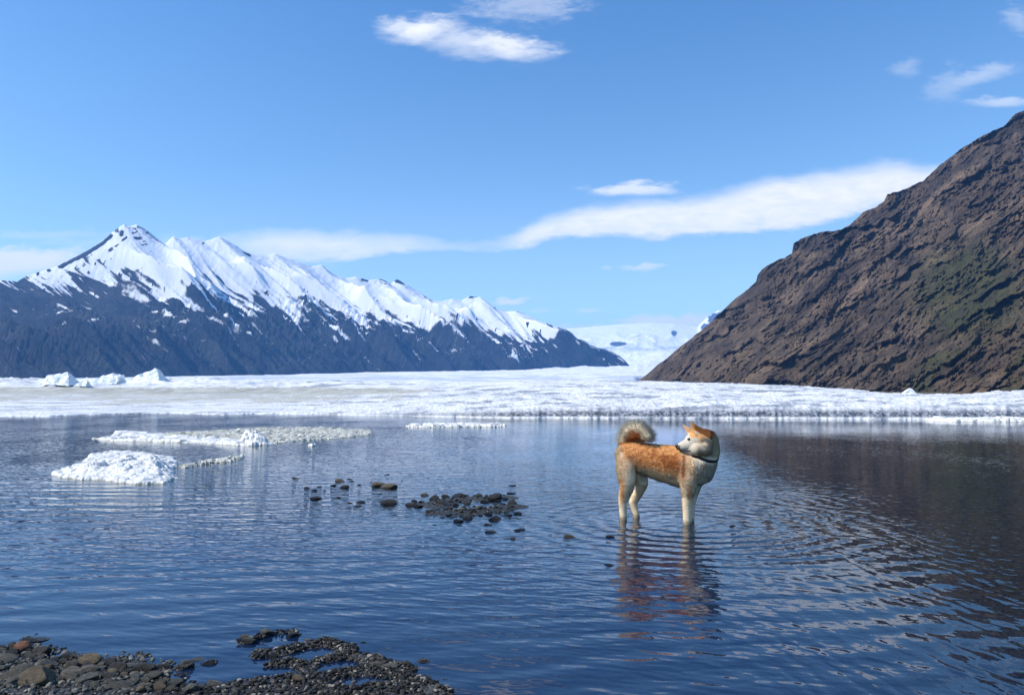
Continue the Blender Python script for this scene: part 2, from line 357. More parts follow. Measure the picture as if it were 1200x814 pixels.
DOG = onz(778, 607)       # middle of the four feet on the water
def mat_water():
    m, t, out = newmat('lake_water'); P = t.pos(); x, y, z = t.sep(P); xy = t.comb(x, y, 0)
    # wind ripples, crests lying roughly across the view
    patch = t.noise(t.scale(xy, (0.5, 0.35, 1)), 1.1, 3, 0.5)
    amp = t.lin(patch, 0.32, 0.68, 0.35, 1.25)
    shelter = t.m('MULTIPLY', t.ss(y, 2.7, 5.2, 0.35, 1.0), t.ss(y, 7.5, 13.0, 1.0, 0.40))
    wv = t.rotz(xy, math.radians(8)); wv2 = t.rotz(xy, math.radians(-14))
    a = t.noise(t.scale(wv, (0.42, 1, 1)), 13.0, 1.0, 0.4, dist=0.4)
    b = t.noise(t.scale(wv2, (0.34, 1, 1)), 5.0, 1, 0.4)
    c = t.noise(t.scale(t.rotz(xy, 0.3), (0.5, 1, 1)), 27.0, 0, 0.5, dist=0.3)
    h = t.m('ADD', t.m('MULTIPLY', a, 0.0115), t.m('ADD', t.m('MULTIPLY', b, 0.0085), t.m('MULTIPLY', c, 0.0042)))
    calm = t.ss(t.m('SUBTRACT', x, t.m('MULTIPLY', y, 0.10)), 0.35, 1.6, 1.0, 0.30)
    h = t.m('MULTIPLY', h, t.m('MULTIPLY', t.m('MULTIPLY', amp, shelter), calm))
    # rings spreading from the legs of the dog
    def ring(cx, cy, k, A, r0, r1, wobble=0.25):
        q = t.vm('SUBTRACT', xy, (cx, cy, 0)); q = t.vm('ADD', q, t.scale(t.vm('SUBTRACT', t.noise(xy, 1.6, 2, 0.5, col=True), (0.5, 0.5, 0.5)), (wobble, wobble, 0)))
        r = t.vm('LENGTH', q); s = t.m('SINE', t.m('MULTIPLY', r, k))
        env = t.m('MULTIPLY', t.ss(r, 0.0, r0), t.ss(r, r1, r0))
        return t.m('MULTIPLY', t.m('MULTIPLY', s, A), env)
    pf = onz(806, 611); ph = onz(735, 604)
    h = t.m('ADD', h, ring(pf.x, pf.y, 36, 0.0040, 0.5, 2.0, 0.22))
    h = t.m('ADD', h, ring(ph.x, ph.y, 56, 0.0010, 0.3, 1.8, 0.2))
    pw = onz(880, 590)
    h = t.m('ADD', h, ring(pw.x, pw.y, 40, 0.0026, 0.3, 1.5, 0.25))
    dw = t.m('SINE', t.m('ADD', t.m('MULTIPLY', t.m('ADD', x, t.m('MULTIPLY', y, 0.22)), 52), t.m('MULTIPLY', t.noise(t.scale(xy, (1, 0.5, 1)), 2.6, 4, 0.6), 22)))
    h = t.m('ADD', h, t.m('MULTIPLY', t.m('MULTIPLY', dw, t.m('MULTIPLY', t.ss(x, 0.3, 1.2), t.ss(y, 7.0, 5.0))), t.m('MULTIPLY', patch, 0.0011)))
    # parallel swell running past the small floe on the left
    sw = t.m('SINE', t.m('ADD', t.m('MULTIPLY', y, 21), t.m('MULTIPLY', t.noise(xy, 0.8, 2, 0.5), 9)))
    reg = t.m('MULTIPLY', t.ss(x, -1.2, -3.4), t.m('MULTIPLY', t.ss(y, 5.2, 6.6), t.ss(y, 9.4, 7.6)))
    h = t.m('ADD', h, t.m('MULTIPLY', t.m('MULTIPLY', sw, t.m('MULTIPLY', reg, t.ss(t.noise(xy, 2.2, 3, 0.6), 0.35, 0.65, 0.2, 1.2))), 0.0036))
    # broad, low diagonal swell in the foreground
    fs = t.rotz(xy, math.radians(-12)); fw = t.m('SINE', t.m('ADD', t.m('MULTIPLY', t.sep(fs)[1], 24), t.m('MULTIPLY', t.noise(xy, 1.3, 2, 0.5), 10)))
    h = t.m('ADD', h, t.m('MULTIPLY', t.m('MULTIPLY', fw, t.ss(y, 6.0, 3.4)), 0.0013))
    N = t.bump(h, 1.0, 1.0)
    fr = t.node('ShaderNodeFresnel'); fr.inputs['IOR'].default_value = 1.45; t.l.new(N, fr.inputs['Normal'])
    gl = t.node('ShaderNodeBsdfGlossy'); t.l.new(t.ss(y, 9.0, 20.0, 0.02, 0.07), gl.inputs['Roughness']); t.l.new(N, gl.inputs['Normal']); gl.inputs['Color'].default_value = (0.97, 0.98, 1, 1)
    tr = t.node('ShaderNodeBsdfTransparent'); tr.inputs['Color'].default_value = (0.74, 0.74, 0.70, 1)
    # glacial silt in the deeper water; nearby, reflected sky blue painted into the colour
    df = t.node('ShaderNodeBsdfDiffuse'); t.l.new(t.mix(t.ss(y, 5.0, 10.0), (0.016, 0.045, 0.13), (0.095, 0.10, 0.078)), df.inputs['Color'])
    deep = t.ss(y, 6.0, 14.0)
    lf = t.ss(x, 2.5, -4.0, 0.10, 1.0)
    near = t.m('MULTIPLY', t.ss(y, 7.5, 4.5), t.ss(x, 2.6, 0.6, 0.0, 0.35))
    silt = t.m('MAXIMUM', t.m('MULTIPLY', deep, lf), near)
    m1 = t.node('ShaderNodeMixShader'); t.l.new(silt, m1.inputs[0]); t.l.new(tr.outputs[0], m1.inputs[1]); t.l.new(df.outputs[0], m1.inputs[2])
    m2 = t.node('ShaderNodeMixShader'); t.l.new(fr.outputs[0], m2.inputs[0]); t.l.new(m1.outputs[0], m2.inputs[1]); t.l.new(gl.outputs[0], m2.inputs[2])
    t.l.new(m2.outputs[0], out.inputs['Surface']); return m
M = dict(mount=mat_mountain(), hill=mat_hill(), glac=mat_glacier(), shelf=mat_shelf(), berg=mat_berg(), floe=mat_floe(), slush=mat_slush(),
         bed=mat_bed(), gravel=mat_gravel(), water=mat_water(), coat=mat_fur(False), fur=mat_fur(True),
         dark=mat_stone('dark_wet_stone', (0.022, 0.021, 0.020), (0.060, 0.056, 0.050), 0.5),
         grey=mat_stone('grey_green_stone', (0.055, 0.056, 0.045), (0.14, 0.135, 0.11), 0.75),
         pale=mat_stone('pale_stone', (0.12, 0.115, 0.09), (0.24, 0.22, 0.18), 0.8),
         tan=mat_stone('tan_stone', (0.10, 0.075, 0.042), (0.21, 0.16, 0.10), 0.75),
         red=mat_stone('rusty_stone', (0.16, 0.055, 0.03), (0.32, 0.15, 0.09), 0.75),
         black=mat_plain('black_leather', (0.012, 0.011, 0.011), 0.5), nose=mat_plain('wet_black_nose', (0.010, 0.010, 0.011), 0.25, 0.6),
         eye=mat_plain('dark_eye', (0.012, 0.008, 0.006), 0.08, 0.8), lip=mat_plain('dark_lip', (0.02, 0.014, 0.012), 0.5),
         metal=mat_plain('steel', (0.45, 0.45, 0.46), 0.3, 0.8))

# ================================================================== LEFT MOUNTAIN RANGE
SIL_L = [(-420, 372), (-330, 350), (-240, 352), (-150, 338), (-80, 345), (0, 328), (20, 330), (30, 324), (67, 312), (100, 295), (120, 283), (133, 271), (145, 263), (153, 265), (160, 263), (173, 270), (193, 286), (203, 277), (212, 280), (220, 278),
         (240, 283), (257, 277), (268, 283), (277, 288), (290, 296), (300, 298), (312, 300), (323, 297), (335, 302), (350, 307), (365, 312), (377, 310), (385, 317), (393, 322), (405, 326), (417, 324), (430, 328), (447, 327), (458, 332), (465, 327),
         (483, 337), (507, 352), (518, 353), (530, 350), (540, 352), (550, 347), (563, 348), (580, 360), (592, 365), (604, 364), (613, 367), (633, 376), (650, 382), (660, 385), (668, 388), (677, 397), (684, 398), (693, 405), (705, 408), (717, 412), (726, 417), (733, 423), (740, 431), (748, 440)]
def left_range():
    su, sv = curve(SIL_L)
    nu, nt = 1500, 380
    u = np.linspace(su[0], su[-1], nu); tt = np.concatenate([np.linspace(0, 1, nt - 40), 1 + np.linspace(0.01, 0.35, 40)])
    Ug, T = np.meshgrid(u, tt)
    S = np.interp(u, su, sv)
    # distances of toe and ridge along each bearing: the range runs away to the right
    a = (u - tans(0, 400)[0]) / (tans(740, 400)[0] - tans(0, 400)[0])
    dtoe = np.interp(a, [-1.5, 0, 1], [1500, 2300, 5200]); run = np.interp(a, [-1.5, 0, 0.75, 1], [1200, 1500, 1100, 350])
    Dg = dtoe[None, :] + run[None, :] * T + 90 * fbm(Ug * 8, T * 1.0, 3, 5) * (1 - T)
    # ridges run down to the right from each peak
    sh = 0.36
    Tc = np.clip(T, 0, 1)
    us = Ug - sh * (1 - Tc) ** 1.15 * np.interp(a, [0, 1], [1, 0.45])[None, :] + 0.006 * fbm(Ug * 14, Tc * 5, 3, 8) * (1 - Tc)
    uf = np.linspace(su[0] - 0.5, su[-1] + 0.2, 3000); Sf = np.interp(uf, su, sv); lev = [Sf]
    for sg in (0.006, 0.013, 0.026, 0.05):
        kk = np.exp(-0.5 * (np.arange(-400, 401) * (uf[1] - uf[0]) / sg) ** 2); lev.append(np.convolve(np.pad(Sf, 400, 'edge'), kk / kk.sum(), 'valid'))
    LV = np.stack([np.interp(us, uf, l) for l in lev]); li = np.interp(Tc, [0.2, 0.5, 0.72, 0.88, 1.0], [4, 3, 2, 1, 0]); l0 = np.clip(np.floor(li).astype(int), 0, 3); lf = li - l0
    Ssm = np.take_along_axis(LV, l0[None], 0)[0] * (1 - lf) + np.take_along_axis(LV, l0[None] + 1, 0)[0] * lf
    Sb = np.interp(u, su, np.convolve(np.pad(np.interp(np.linspace(su[0], su[-1], 400), su, sv), 25, 'edge'), np.ones(51) / 51, 'same')[25:-25][np.clip(np.round((su - su[0]) / (su[-1] - su[0]) * 399).astype(int), 0, 399)])
    prof = np.interp(Tc, [0, 0.10, 0.30, 0.50, 0.68, 0.85, 1.0], [0.0, 0.13, 0.42, 0.585, 0.70, 0.84, 1.0])
    spur = ridged(us * 17 + 2, Tc * 1.1 + 3, 3, 21, 0.5) - 0.5
    g1 = ridged(us * 60, Tc * 3.5, 4, 31, 0.55) - 0.45
    rough = fbm(Ug * 120, Tc * 30, 6, 41, 0.62)
    fade = 1 - sstep(Tc, 0.72, 1.0)
    env = sstep(Tc, 0.0, 0.25) * fade
    bluff = sstep(Tc, 0.03, 0.3) * (1 - sstep(Tc, 0.45, 0.70))
    # blend from the smoothed skyline below to the true one above, following each ridge
    k = sstep(Tc, 0.15, 0.75)
    Z = (Sb[None, :] * (1 - k) + Ssm * k) * prof
    Z = Z + S.mean() * (0.30 * spur * env + g1 * (0.016 * fade + 0.075 * bluff) + rough * (0.008 + 0.05 * bluff))
    Z = np.minimum(Z, S[None, :] * (0.90 + 0.10 * Tc) + 0.001 * rough)
    Z = np.maximum(Z, -0.004 + 0.012 * Tc)
    behind = T > 1
    Z = np.where(behind, S[None, :] * (1 - 1.6 * (T - 1)) - 0.004, Z)
    Z = Z - 0.002 * (1 - Tc)
    X = Ug * Dg; Yy = Dg; ZZ = CAM_H + Z * Dg
    # snow: above an uneven line, and lying in the gullies below it
    snf = np.interp(u, [tans(p, 400)[0] for p in (-400, 0, 25, 60, 100, 150, 200, 300, 400, 500, 600, 640, 665, 740)], [0.9, 1.05, 1.0, 0.86, 0.76, 0.60, 0.60, 0.60, 0.60, 0.62, 0.60, 0.72, 0.96, 1.05])
    rel = Z / S[None, :]
    streak = fbm(us * 120, Tc * 2.6, 4, 55, 0.6)
    thin = ridged(us * 70 + 5, Tc * 1.7, 3, 57, 0.5)
    patchy = fbm(us * 26, Tc * 7, 5, 66, 0.6)
    d = rel - snf[None, :]
    sn = 0.5 + 1.9 * d + 0.75 * streak + 0.45 * patchy - 0.25 * g1 * bluff
    thin2 = ridged(us * 150 + 9, Tc * 2.6, 3, 59, 0.5)
    sn = np.maximum(sn, np.maximum(0.45 + 0.40 * d + 1.3 * (thin - 0.66), 0.45 + 0.55 * d + 1.2 * (thin2 - 0.66)) + 0.30 * patchy)
    top = sstep(rel, 0.962, 0.99) * sstep(fbm(Ug * 50, T * 8, 4, 77), 0.05, 0.25)
    peak = np.exp(-((Ug - tans(150, 270)[0]) / 0.045) ** 2) * sstep(rel, 0.80, 0.93) * sstep(fbm(Ug * 60, T * 60, 4, 78), -0.02, 0.16)
    arm = np.exp(-((Ug - tans(115, 290)[0]) / 0.05) ** 2) * sstep(rel, 0.955, 0.975)
    arm2 = np.exp(-((Ug - tans(452, 330)[0]) / 0.04) ** 2) * sstep(rel, 0.955, 0.975) * sstep(fbm(Ug * 50, T * 30, 3, 79), -0.15, 0.05)
    sn = sn - 0.9 * np.maximum(np.maximum(top, peak), np.maximum(arm, arm2)) - 0.8 * np.maximum(0, rough - 0.30) * 4 * (rel > 0.4) * (d < 0.25)
    gr = sstep(fbm(us * 22, Tc * 5, 4, 88), 0.02, 0.3) * sstep(rel, 0.95, 0.3) * 0.6
    me = mesh_np('mountain_range', np.stack([X, Yy, ZZ], -1).reshape(-1, 3), grid_faces(nt, nu))
    fattr(me, 'snow', np.clip(sn, 0, 1)); fattr(me, 'green', gr)
    obj('mountain_range', me, M['mount'], kind='structure', label='snow-capped dark blue mountain range along the left side of the lake')
left_range()

# ================================================================== RIGHT HILL
SIL_R = [(746, 447), (752, 443), (760, 437), (770, 428), (780, 421), (790, 412), (800, 404), (812, 395), (830, 380), (844, 366), (856, 355), (866, 347), (878, 337), (886, 330), (888, 322), (893, 315), (905, 308), (918, 302), (928, 297), (930, 285),
         (940, 279), (953, 274), (970, 271), (985, 269), (995, 264), (1004, 256), (1012, 249), (1025, 243), (1036, 236), (1040, 227), (1055, 224), (1070, 217), (1083, 211), (1094, 200), (1105, 191), (1127, 174), (1145, 163), (1163, 153), (1175, 149), (1183, 141), (1190, 134), (1200, 129), (1230, 108), (1300, 70), (1400, 40), (1600, 0), (1900, -30)]
def right_hill():
    su, sv = curve(SIL_R)
    nu, nv = 1100, 560
    u = np.concatenate([np.linspace(su[0], 0.74, nu - 120), np.linspace(0.745, su[-1], 120)])
    S = np.interp(u, su, sv) + (0.0022 * fbm(u * 70, u * 0, 5, 199, 0.6) - 0.002 * np.maximum(0, ridged(u * 40, u * 0 + 5, 3, 198) - .6)) * sstep(u, su[0], su[0] + 0.05)
    vb = np.interp(u, [tans(p, 450)[0] for p in (740, 900, 1000, 1200, 1500)], [-0.004, -0.011, -0.017, -0.026, -0.03])
    tt = np.linspace(0, 1, nv)
    Ug, T = np.meshgrid(u, tt); Vv = vb[None, :] + (S - vb)[None, :] * T
    a = np.clip((u - su[0]) / (0.7 - su[0]), 0, 2)
    dtoe = np.interp(a, [0, 0.3, 1, 2], [1750, 1150, 620, 420]); run = np.interp(a, [0, 0.05, 0.3, 1, 2], [20, 90, 420, 950, 1200])
    D0 = dtoe[None, :] + run[None, :] * (0.15 * T + 0.85 * T ** 1.25)
    # slope-wise coordinates: s runs up the fall line (parallel to the skyline), c across it
    ang = math.radians(38)
    s = Ug * math.cos(ang) + Vv * math.sin(ang); c = -Ug * math.sin(ang) + Vv * math.cos(ang)
    c = c + 0.012 * fbm(s * 7, c * 9, 3, 201)
    c2 = c + 0.004 * fbm(Ug * 60, Vv * 60, 4, 202)
    g1 = ridged(c * 26, s * 5.0, 5, 101, 0.58) - 0.45
    g2 = ridged(c2 * 85, s * 22, 5, 111, 0.62) - 0.45
    g3 = fbm(Ug * 150, Vv * 150, 5, 121, 0.65)
    bl = fbm(Ug * 14, Vv * 14, 4, 131)
    # cliff bands that follow a set of tilted beds
    bed = (c2 + 0.25 * s) * 34 + 0.9 * bl
    ph = bed - np.floor(bed)
    cliff = sstep(ph, 0.0, 0.12) - sstep(ph, 0.12, 1.0)
    cmask = sstep(fbm(s * 9, c * 22, 3, 141), 0.0, 0.3)
    g4 = ridged(Ug * 34 + 0.5 * bl, Vv * 40 + 0.5 * bl, 5, 161, 0.6) - 0.45
    outc = sstep(fbm(s * 16, c * 26, 5, 171, 0.6), 0.05, 0.16)
    outc2 = sstep(fbm(s * 38, c * 60, 5, 173, 0.6), 0.08, 0.16)
    R = 24 * g1 + 8 * g2 + 9 * g3 * (0.3 + outc) + 30 * bl + 19 * cliff * cmask + 6 * g4 + 8 * outc + 4 * outc2
    k = np.interp(a, [0, 0.15, 1], [0.15, 0.8, 1.0])[None, :] * (D0 / 900)
    edge = sstep(T, 0, 0.04)
    Dg = D0 - R * k * (0.15 + 0.85 * edge)
    # overhanging crag bands make small steps in elevation as well
    Ve = Vv + (0.0016 * g3 + 0.003 * cliff * cmask) * sstep(T, 0.02, 0.1) * (1 - T)
    # back of the hill
    nb = 30
    tb = np.linspace(0.03, 1, nb)[:, None]
    Db = Dg[-1][None, :] + 900 * tb; Vb_z = (S * Dg[-1])[None, :] * (1 - 0.8 * tb) - 6 * tb
    X = np.concatenate([Ug * Dg, u[None, :] * Db * (1 + 0 * tb)]); Yy = np.concatenate([Dg, Db]); Z = np.concatenate([CAM_H + Ve * Dg, CAM_H + Vb_z])
    r = nv + nb
    me = mesh_np('hillside', np.stack([X, Yy, Z], -1).reshape(-1, 3), grid_faces(r, nu))
    pad = lambda q: np.concatenate([q, np.zeros((nb, nu))])
    green = sstep(Ug, 0.30, 0.62) * (sstep(fbm(s * 6, c * 16, 4, 151), -0.15, 0.35)) * sstep(T, 0.98, 0.7) * 0.9
    pxg = (Ug - 0.60) / 0.12; pyg = (Vv - 0.12) / 0.10; green = np.maximum(green, 0.9 * np.exp(-pxg ** 2 - pyg ** 2))
    tan_ = sstep(Ug, 0.50, 0.66) * sstep(Vv, 0.10, 0.0) * 0.8
    tan_ = np.maximum(tan_, 0.5 * np.exp(-((Ug - 0.3) / .05) ** 2 - ((Vv - 0.02) / .03) ** 2))
    fattr(me, 'strat', pad(fbm(s * 5, c * 55, 5, 191, 0.6) + 0.6 * fbm(s * 3, c * 16, 4, 193))); fattr(me, 'green', pad(green)); fattr(me, 'tan', pad(tan_)); crest = sstep(T, 0.86, 0.93) * sstep(fbm(s * 10, c * 10, 3, 181), -0.15, 0.1) * sstep(fbm(Ug * 70, Vv * 20, 4, 182), -0.2, 0.1)
    fattr(me, 'cliff', pad(np.clip(0.9 * crest + sstep(ph, 0.12, 0.02) * cmask + 0.30 * sstep(g1, -0.2, -0.4) + 0.5 * outc2 * (1 - outc), 0, 1)))
    obj('hillside', me, M['hill'], kind='structure', label='steep brown scree hillside with dark crag bands on the right')
right_hill()

# ================================================================== GLACIER AT THE HEAD OF THE VALLEY
def head_glacier():
    us = [tans(p, 400)[0] for p in (-500, 560, 620, 662, 690, 722, 760, 790, 818, 821, 828, 836, 843, 860, 900, 1000)]
    vs = [tans(600, y)[1] for y in (396, 392, 389, 385, 383, 380, 378, 379, 383, 379, 372, 367, 363, 366, 372, 380)]
    nu, nt = 760, 360
    u = np.concatenate([np.linspace(us[0], us[1], 160)[:-1], np.linspace(us[1], us[-1], nu - 159)]); S = np.interp(u, us, vs); tt = np.linspace(0, 1, nt); Ug, T = np.meshgrid(u, tt)
    D = 900 * (12.5 ** T)
    lD = np.log(D / 900) / math.log(12.5)
    v = np.interp(T, [0, 0.3, 0.55, 0.68, 0.80, 0.88, 0.95, 1.0], [-0.003, 0.003, 0.012, 0.020, 0.036, 0.050, 0.062, 0.078])
    v = v * (1 + 0 * Ug)
    n = ridged(Ug * 22, T * 16, 5, 300, 0.55) - 0.45; n2 = fbm(Ug * 60, T * 60, 5, 310, 0.65); b = fbm(Ug * 9, T * 8, 3, 305)
    v = v + sstep(T, 0.55, 0.8) * (0.0035 * n + 0.005 * b) * (1 - sstep(T, 0.93, 1)) + 0.0012 * n2 * sstep(T, 0.2, 0.6) * (1 - sstep(T, 0.75, 0.9))
    v = v - 0.03 * sstep(Ug, tans(742, 400)[0], tans(770, 400)[0]) * (D < 3200)
    m = v.max(0); v = v * np.where(T > 0.8, 1 + (S / m - 1)[None, :] * sstep(T, 0.8, 0.98), 1)
    X = Ug * D; Z = CAM_H + v * D
    rock = np.maximum(np.exp(-((Ug - tans(724, 400)[0]) / 0.011) ** 2 - ((v - tans(600, 403)[1]) / 0.0028) ** 2) * 1.6,
                      sstep(Ug, tans(816, 400)[0], tans(822, 400)[0]) * sstep(fbm(Ug * 90, v * 160, 4, 320), -0.12, 0.12) * sstep(v, 0.055, 0.072))
    rock = np.maximum(rock, np.exp(-((Ug - tans(790, 400)[0]) / 0.005) ** 2 - ((v - tans(600, 390)[1]) / 0.005) ** 2))
    rock = sstep(rock + 0.35 * fbm(Ug * 120, v * 200, 3, 330), 0.45, 0.65)
    crev = 0.12 + 0.7 * np.maximum(sstep(v, 0.018, 0.006), np.exp(-((v - tans(600, 408)[1]) / 0.004) ** 2))
    me = mesh_np('glacier', np.stack([X, D, Z], -1).reshape(-1, 3), grid_faces(nt, nu))
    fattr(me, 'rock', rock); fattr(me, 'crev', crev)
    obj('glacier', me, M['glac'], kind='structure', label='white glacier flowing down from the far snow dome between the slopes')
head_glacier()

# ================================================================== ICE SHELF ON THE FAR SIDE OF THE WATER
EDGE = [(-500, 489), (0, 488), (60, 488), (100, 486), (150, 485), (200, 484), (240, 485), (262, 486), (285, 485.5), (300, 485), (340, 485), (400, 486), (450, 487), (500, 488), (600, 490), (750, 490.5), (900, 491), (1050, 491.5), (1200, 492), (1700, 494)]
CREST = [(-500, 444), (0, 442), (60, 443), (200, 443), (240, 442), (300, 445), (360, 446), (450, 447), (520, 448), (560, 447), (620, 445), (700, 445), (750, 446), (860, 449), (940, 452), (1000, 456), (1040, 460), (1060, 461), (1140, 461.5), (1150, 459), (1170, 457.5), (1200, 457), (1700, 455)]
def shelf():
    nu, nt = 1300, 420
    u = np.linspace(tans(-450, 450)[0], tans(1650, 450)[0], nu)
    eu, ev = curve(EDGE); cu, cv = curve(CREST)
    de = -CAM_H / np.interp(u, eu, ev); de = de + 0.25 * fbm(u * 30, u * 0, 5, 400, 0.6) + 0.08 * fbm(u * 140, u * 0, 5, 401, 0.7)
    X_ = lambda p: tans(p, 450)[0]
    dc = np.interp(u, [X_(p) for p in (-500, 0, 400, 700, 900, 1000, 1060, 1140, 1200, 1700)], [170, 170, 150, 130, 90, 60, 46, 46, 55, 60])
    zc = CAM_H + np.interp(u, cu, cv) * dc
    hf = np.interp(u, [X_(p) for p in (-500, 250, 400, 520, 640, 900, 1200, 1700)], [0.05, 0.06, 0.10, 0.20, 0.36, 0.42, 0.44, 0.44])
    T1 = np.concatenate([np.linspace(0, 0.03, 50), np.linspace(0.032, 1, nt - 50 - 40), 1 + np.linspace(0.02, 0.6, 40)])
    Ug, T = np.meshgrid(u, T1)
    D = de[None, :] * (dc / de)[None, :] ** T
    s = (D - de[None, :])
    Xw = Ug * D
    facew = np.interp(u, [X_(p) for p in (300, 640)], [0.35, 0.75])[None, :]
    face = 1 - np.exp(-(np.clip(s / facew, 0, 9)) ** 1.1 * 2.2)
    body = hf[None, :] * face * (1 + 0.22 * fbm(Xw * 0.7, D * 0.9, 4, 405) )
    ramp = np.clip(T, 0, 1)
    flat = np.interp(u, [X_(p) for p in (300, 600)], [1, 0])[None, :]
    rr = ramp ** 1.6 * (1 - flat) + sstep(ramp, 0.80, 1.0) * flat
    Z = body + (zc - hf)[None, :] * rr
    lum = fbm(Xw * 1.4, D * 2.2, 5, 410, 0.6)
    roll = 1 - np.abs(fbm(Ug * 4 + 0.4 * np.log(D), np.log(D) * 11.0 + 0.7 * fbm(Ug * 5, np.log(D) * 3, 3, 419), 4, 420, 0.5)) * 2.2
    roll2 = fbm(Xw * 0.12 * (40 / D), np.log(D) * 22, 4, 421, 0.6)
    env = sstep(s, 0.2, 1.5) * (1 - sstep(T, 0.96, 1.05) * 0.5)
    Z = Z + env * (1 - 0.8 * flat) * (D / 30) * (0.17 * (roll - 0.6) + 0.07 * roll2) + 0.10 * lum * face * (0.3 + 0.7 * (1 - flat)) * np.minimum(1, 1)
    Z = Z + flat * sstep(T, 0.84, 0.92) * 0.9 * ridged(Xw * 0.12, D * 0.10, 4, 430)
    over = T > 1
    Z = np.where(over, Z - (T - 1) * 9, Z)
    # keep the skyline where it belongs
    v = (Z - CAM_H) / D; mx = v.max(0); tgt = np.interp(u, cu, cv) + 0.0006 * fbm(u * 60, u * 0, 4, 440)
    dv = tgt - mx; dv = np.convolve(np.pad(dv, 20, 'edge'), np.ones(41) / 41, 'same')[20:-20]
    Z = Z + (dv[None, :] * D) * sstep(T, 0.3, 1.0)
    lD = np.log(D)
    band = fbm(Ug * 5 + 0.5 * lD, lD * 26 + 0.8 * fbm(Ug * 6, lD * 4, 3, 451), 5, 452, 0.62) + 0.5 * fbm(Ug * 30, lD * 50, 4, 455, 0.6)
    Z[0] = -0.10
    # the foam-white fringe lying at the foot of the face
    me = mesh_np('ice_shelf', np.stack([Xw, D, Z], -1).reshape(-1, 3), grid_faces(len(T1), nu))
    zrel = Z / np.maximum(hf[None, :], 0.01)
    fa = (1 - sstep(s, 0.25, 0.85)) * (1 - flat) * sstep(zrel, 0.05, 0.25) * (0.5 + 0.5 * sstep(zrel, 0.75, 0.4))  # where the painted shade and dirt lie, stronger low on the face
    pv = (Z - CAM_H) / D
    bandy = np.maximum(np.exp(-((pv - tans(600, 458)[1]) / 0.0045) ** 2), 0.45 * sstep(pv, tans(600, 484)[1], tans(600, 464)[1])) 
    silt = np.where(pv < tans(600, 453)[1], 1, 0) * np.interp(u, [X_(p) for p in (-500, 350, 470, 560)], [0.9, 0.9, 0.7, 0.0])[None, :] * (0.30 + 0.75 * bandy)
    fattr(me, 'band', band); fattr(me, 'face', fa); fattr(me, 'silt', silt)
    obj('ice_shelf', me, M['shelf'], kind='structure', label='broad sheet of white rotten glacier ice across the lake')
shelf()

# ================================================================== ICEBERGS BEYOND THE SHEET
def rock_mesh(name, pts, seed, sub=5, amp=0.05, cuts=None):
    """an angular block: hull of points, remeshed by subdivision and roughened"""
    bm = bmesh.new()
    for p in pts: bm.verts.new(p)
    r = bmesh.ops.convex_hull(bm, input=bm.verts[:])
    for v in [v for v in bm.verts if not v.link_faces]: bm.verts.remove(v)
    bmesh.ops.triangulate(bm, faces=bm.faces[:])
    for _ in range(sub): bmesh.ops.subdivide_edges(bm, edges=bm.edges[:], cuts=1, use_grid_fill=True)
    bm.normal_update()
    co = np.array([v.co[:] for v in bm.verts]); no = np.array([v.normal[:] for v in bm.verts])
    k = fbm(co[:, 0] * 0.9 + seed, co[:, 2] * 1.1 + co[:, 1] * 0.7, 5, seed, 0.55)
    for v, a, nn in zip(bm.verts, k, no): v.co += Vector(nn) * float(a) * amp
    me = bpy.data.meshes.new(name); bm.to_mesh(me); bm.free()
    return me
def berg(outline, d, depth, seed, label, amp=0.35):
    c = at(outline[0][0], outline[0][1], d); pts = []
    base = [p for p in outline]
    for i, (px, py, f, bk) in enumerate(base):
        p = at(px, py, d); pts.append((p.x, p.y - depth * f, p.z)); pts.append((p.x, p.y + depth * bk, p.z))
    xs = [p[0] for p in pts]; cx = sum(xs) / len(xs); cz = min(p[2] for p in pts)
    me = rock_mesh('iceberg', [(x - cx, y - d, z - cz) for x, y, z in pts], seed, 4, amp)
    me.polygons.foreach_set('use_smooth', np.zeros(len(me.polygons), bool))
    obj('iceberg', me, M['berg'], label=label, cat='iceberg', loc=(cx, d, cz), group='icebergs on the far edge of the ice')
berg([(57, 450, 1, .6), (92, 452, 1, .6), (60, 440, .4, .3), (72, 438, .1, .1), (80, 436, .05, .05), (84, 441, .2, .2)], 138, 3, 1, 'leftmost pointed iceberg with a greenish shaded right face')
berg([(90, 452, .5, .5), (104, 453, .5, .5), (97, 447, .1, .2), (103, 446, .1, .1)], 132, 2, 2, 'smallest greenish ice lump beside the leftmost iceberg')
berg([(104, 453, .8, .8), (142, 452, .7, .8), (122, 440, .2, .3), (133, 438, .2, .3), (143, 439, .1, .3), (140, 445, .3, .3)], 140, 3, 3, 'flat topped iceberg streaked with a black band')
berg([(135, 454, .9, .6), (197, 452, .8, .6), (165, 446, .5, .4), (182, 432, .05, .05), (186, 434, .1, .1), (173, 439, .2, .2)], 142, 4, 4, 'tallest pyramid shaped iceberg on the left of the lake')
berg([(57, 446, .4, .6), (88, 448, .3, .6), (58, 440, .3, .5), (70, 439, .2, .5), (66, 438, .2, .3)], 148, 3, 5, 'low rounded iceberg behind the leftmost pointed one')
berg([(1056, 462, .5, .5), (1073, 462, .5, .5), (1066, 454.5, .05, .05), (1069, 456, .1, .1), (1061, 460, .2, .2)], 50, .5, 6, 'small white ice spike standing on the ice before the brown hillside', 0.06)

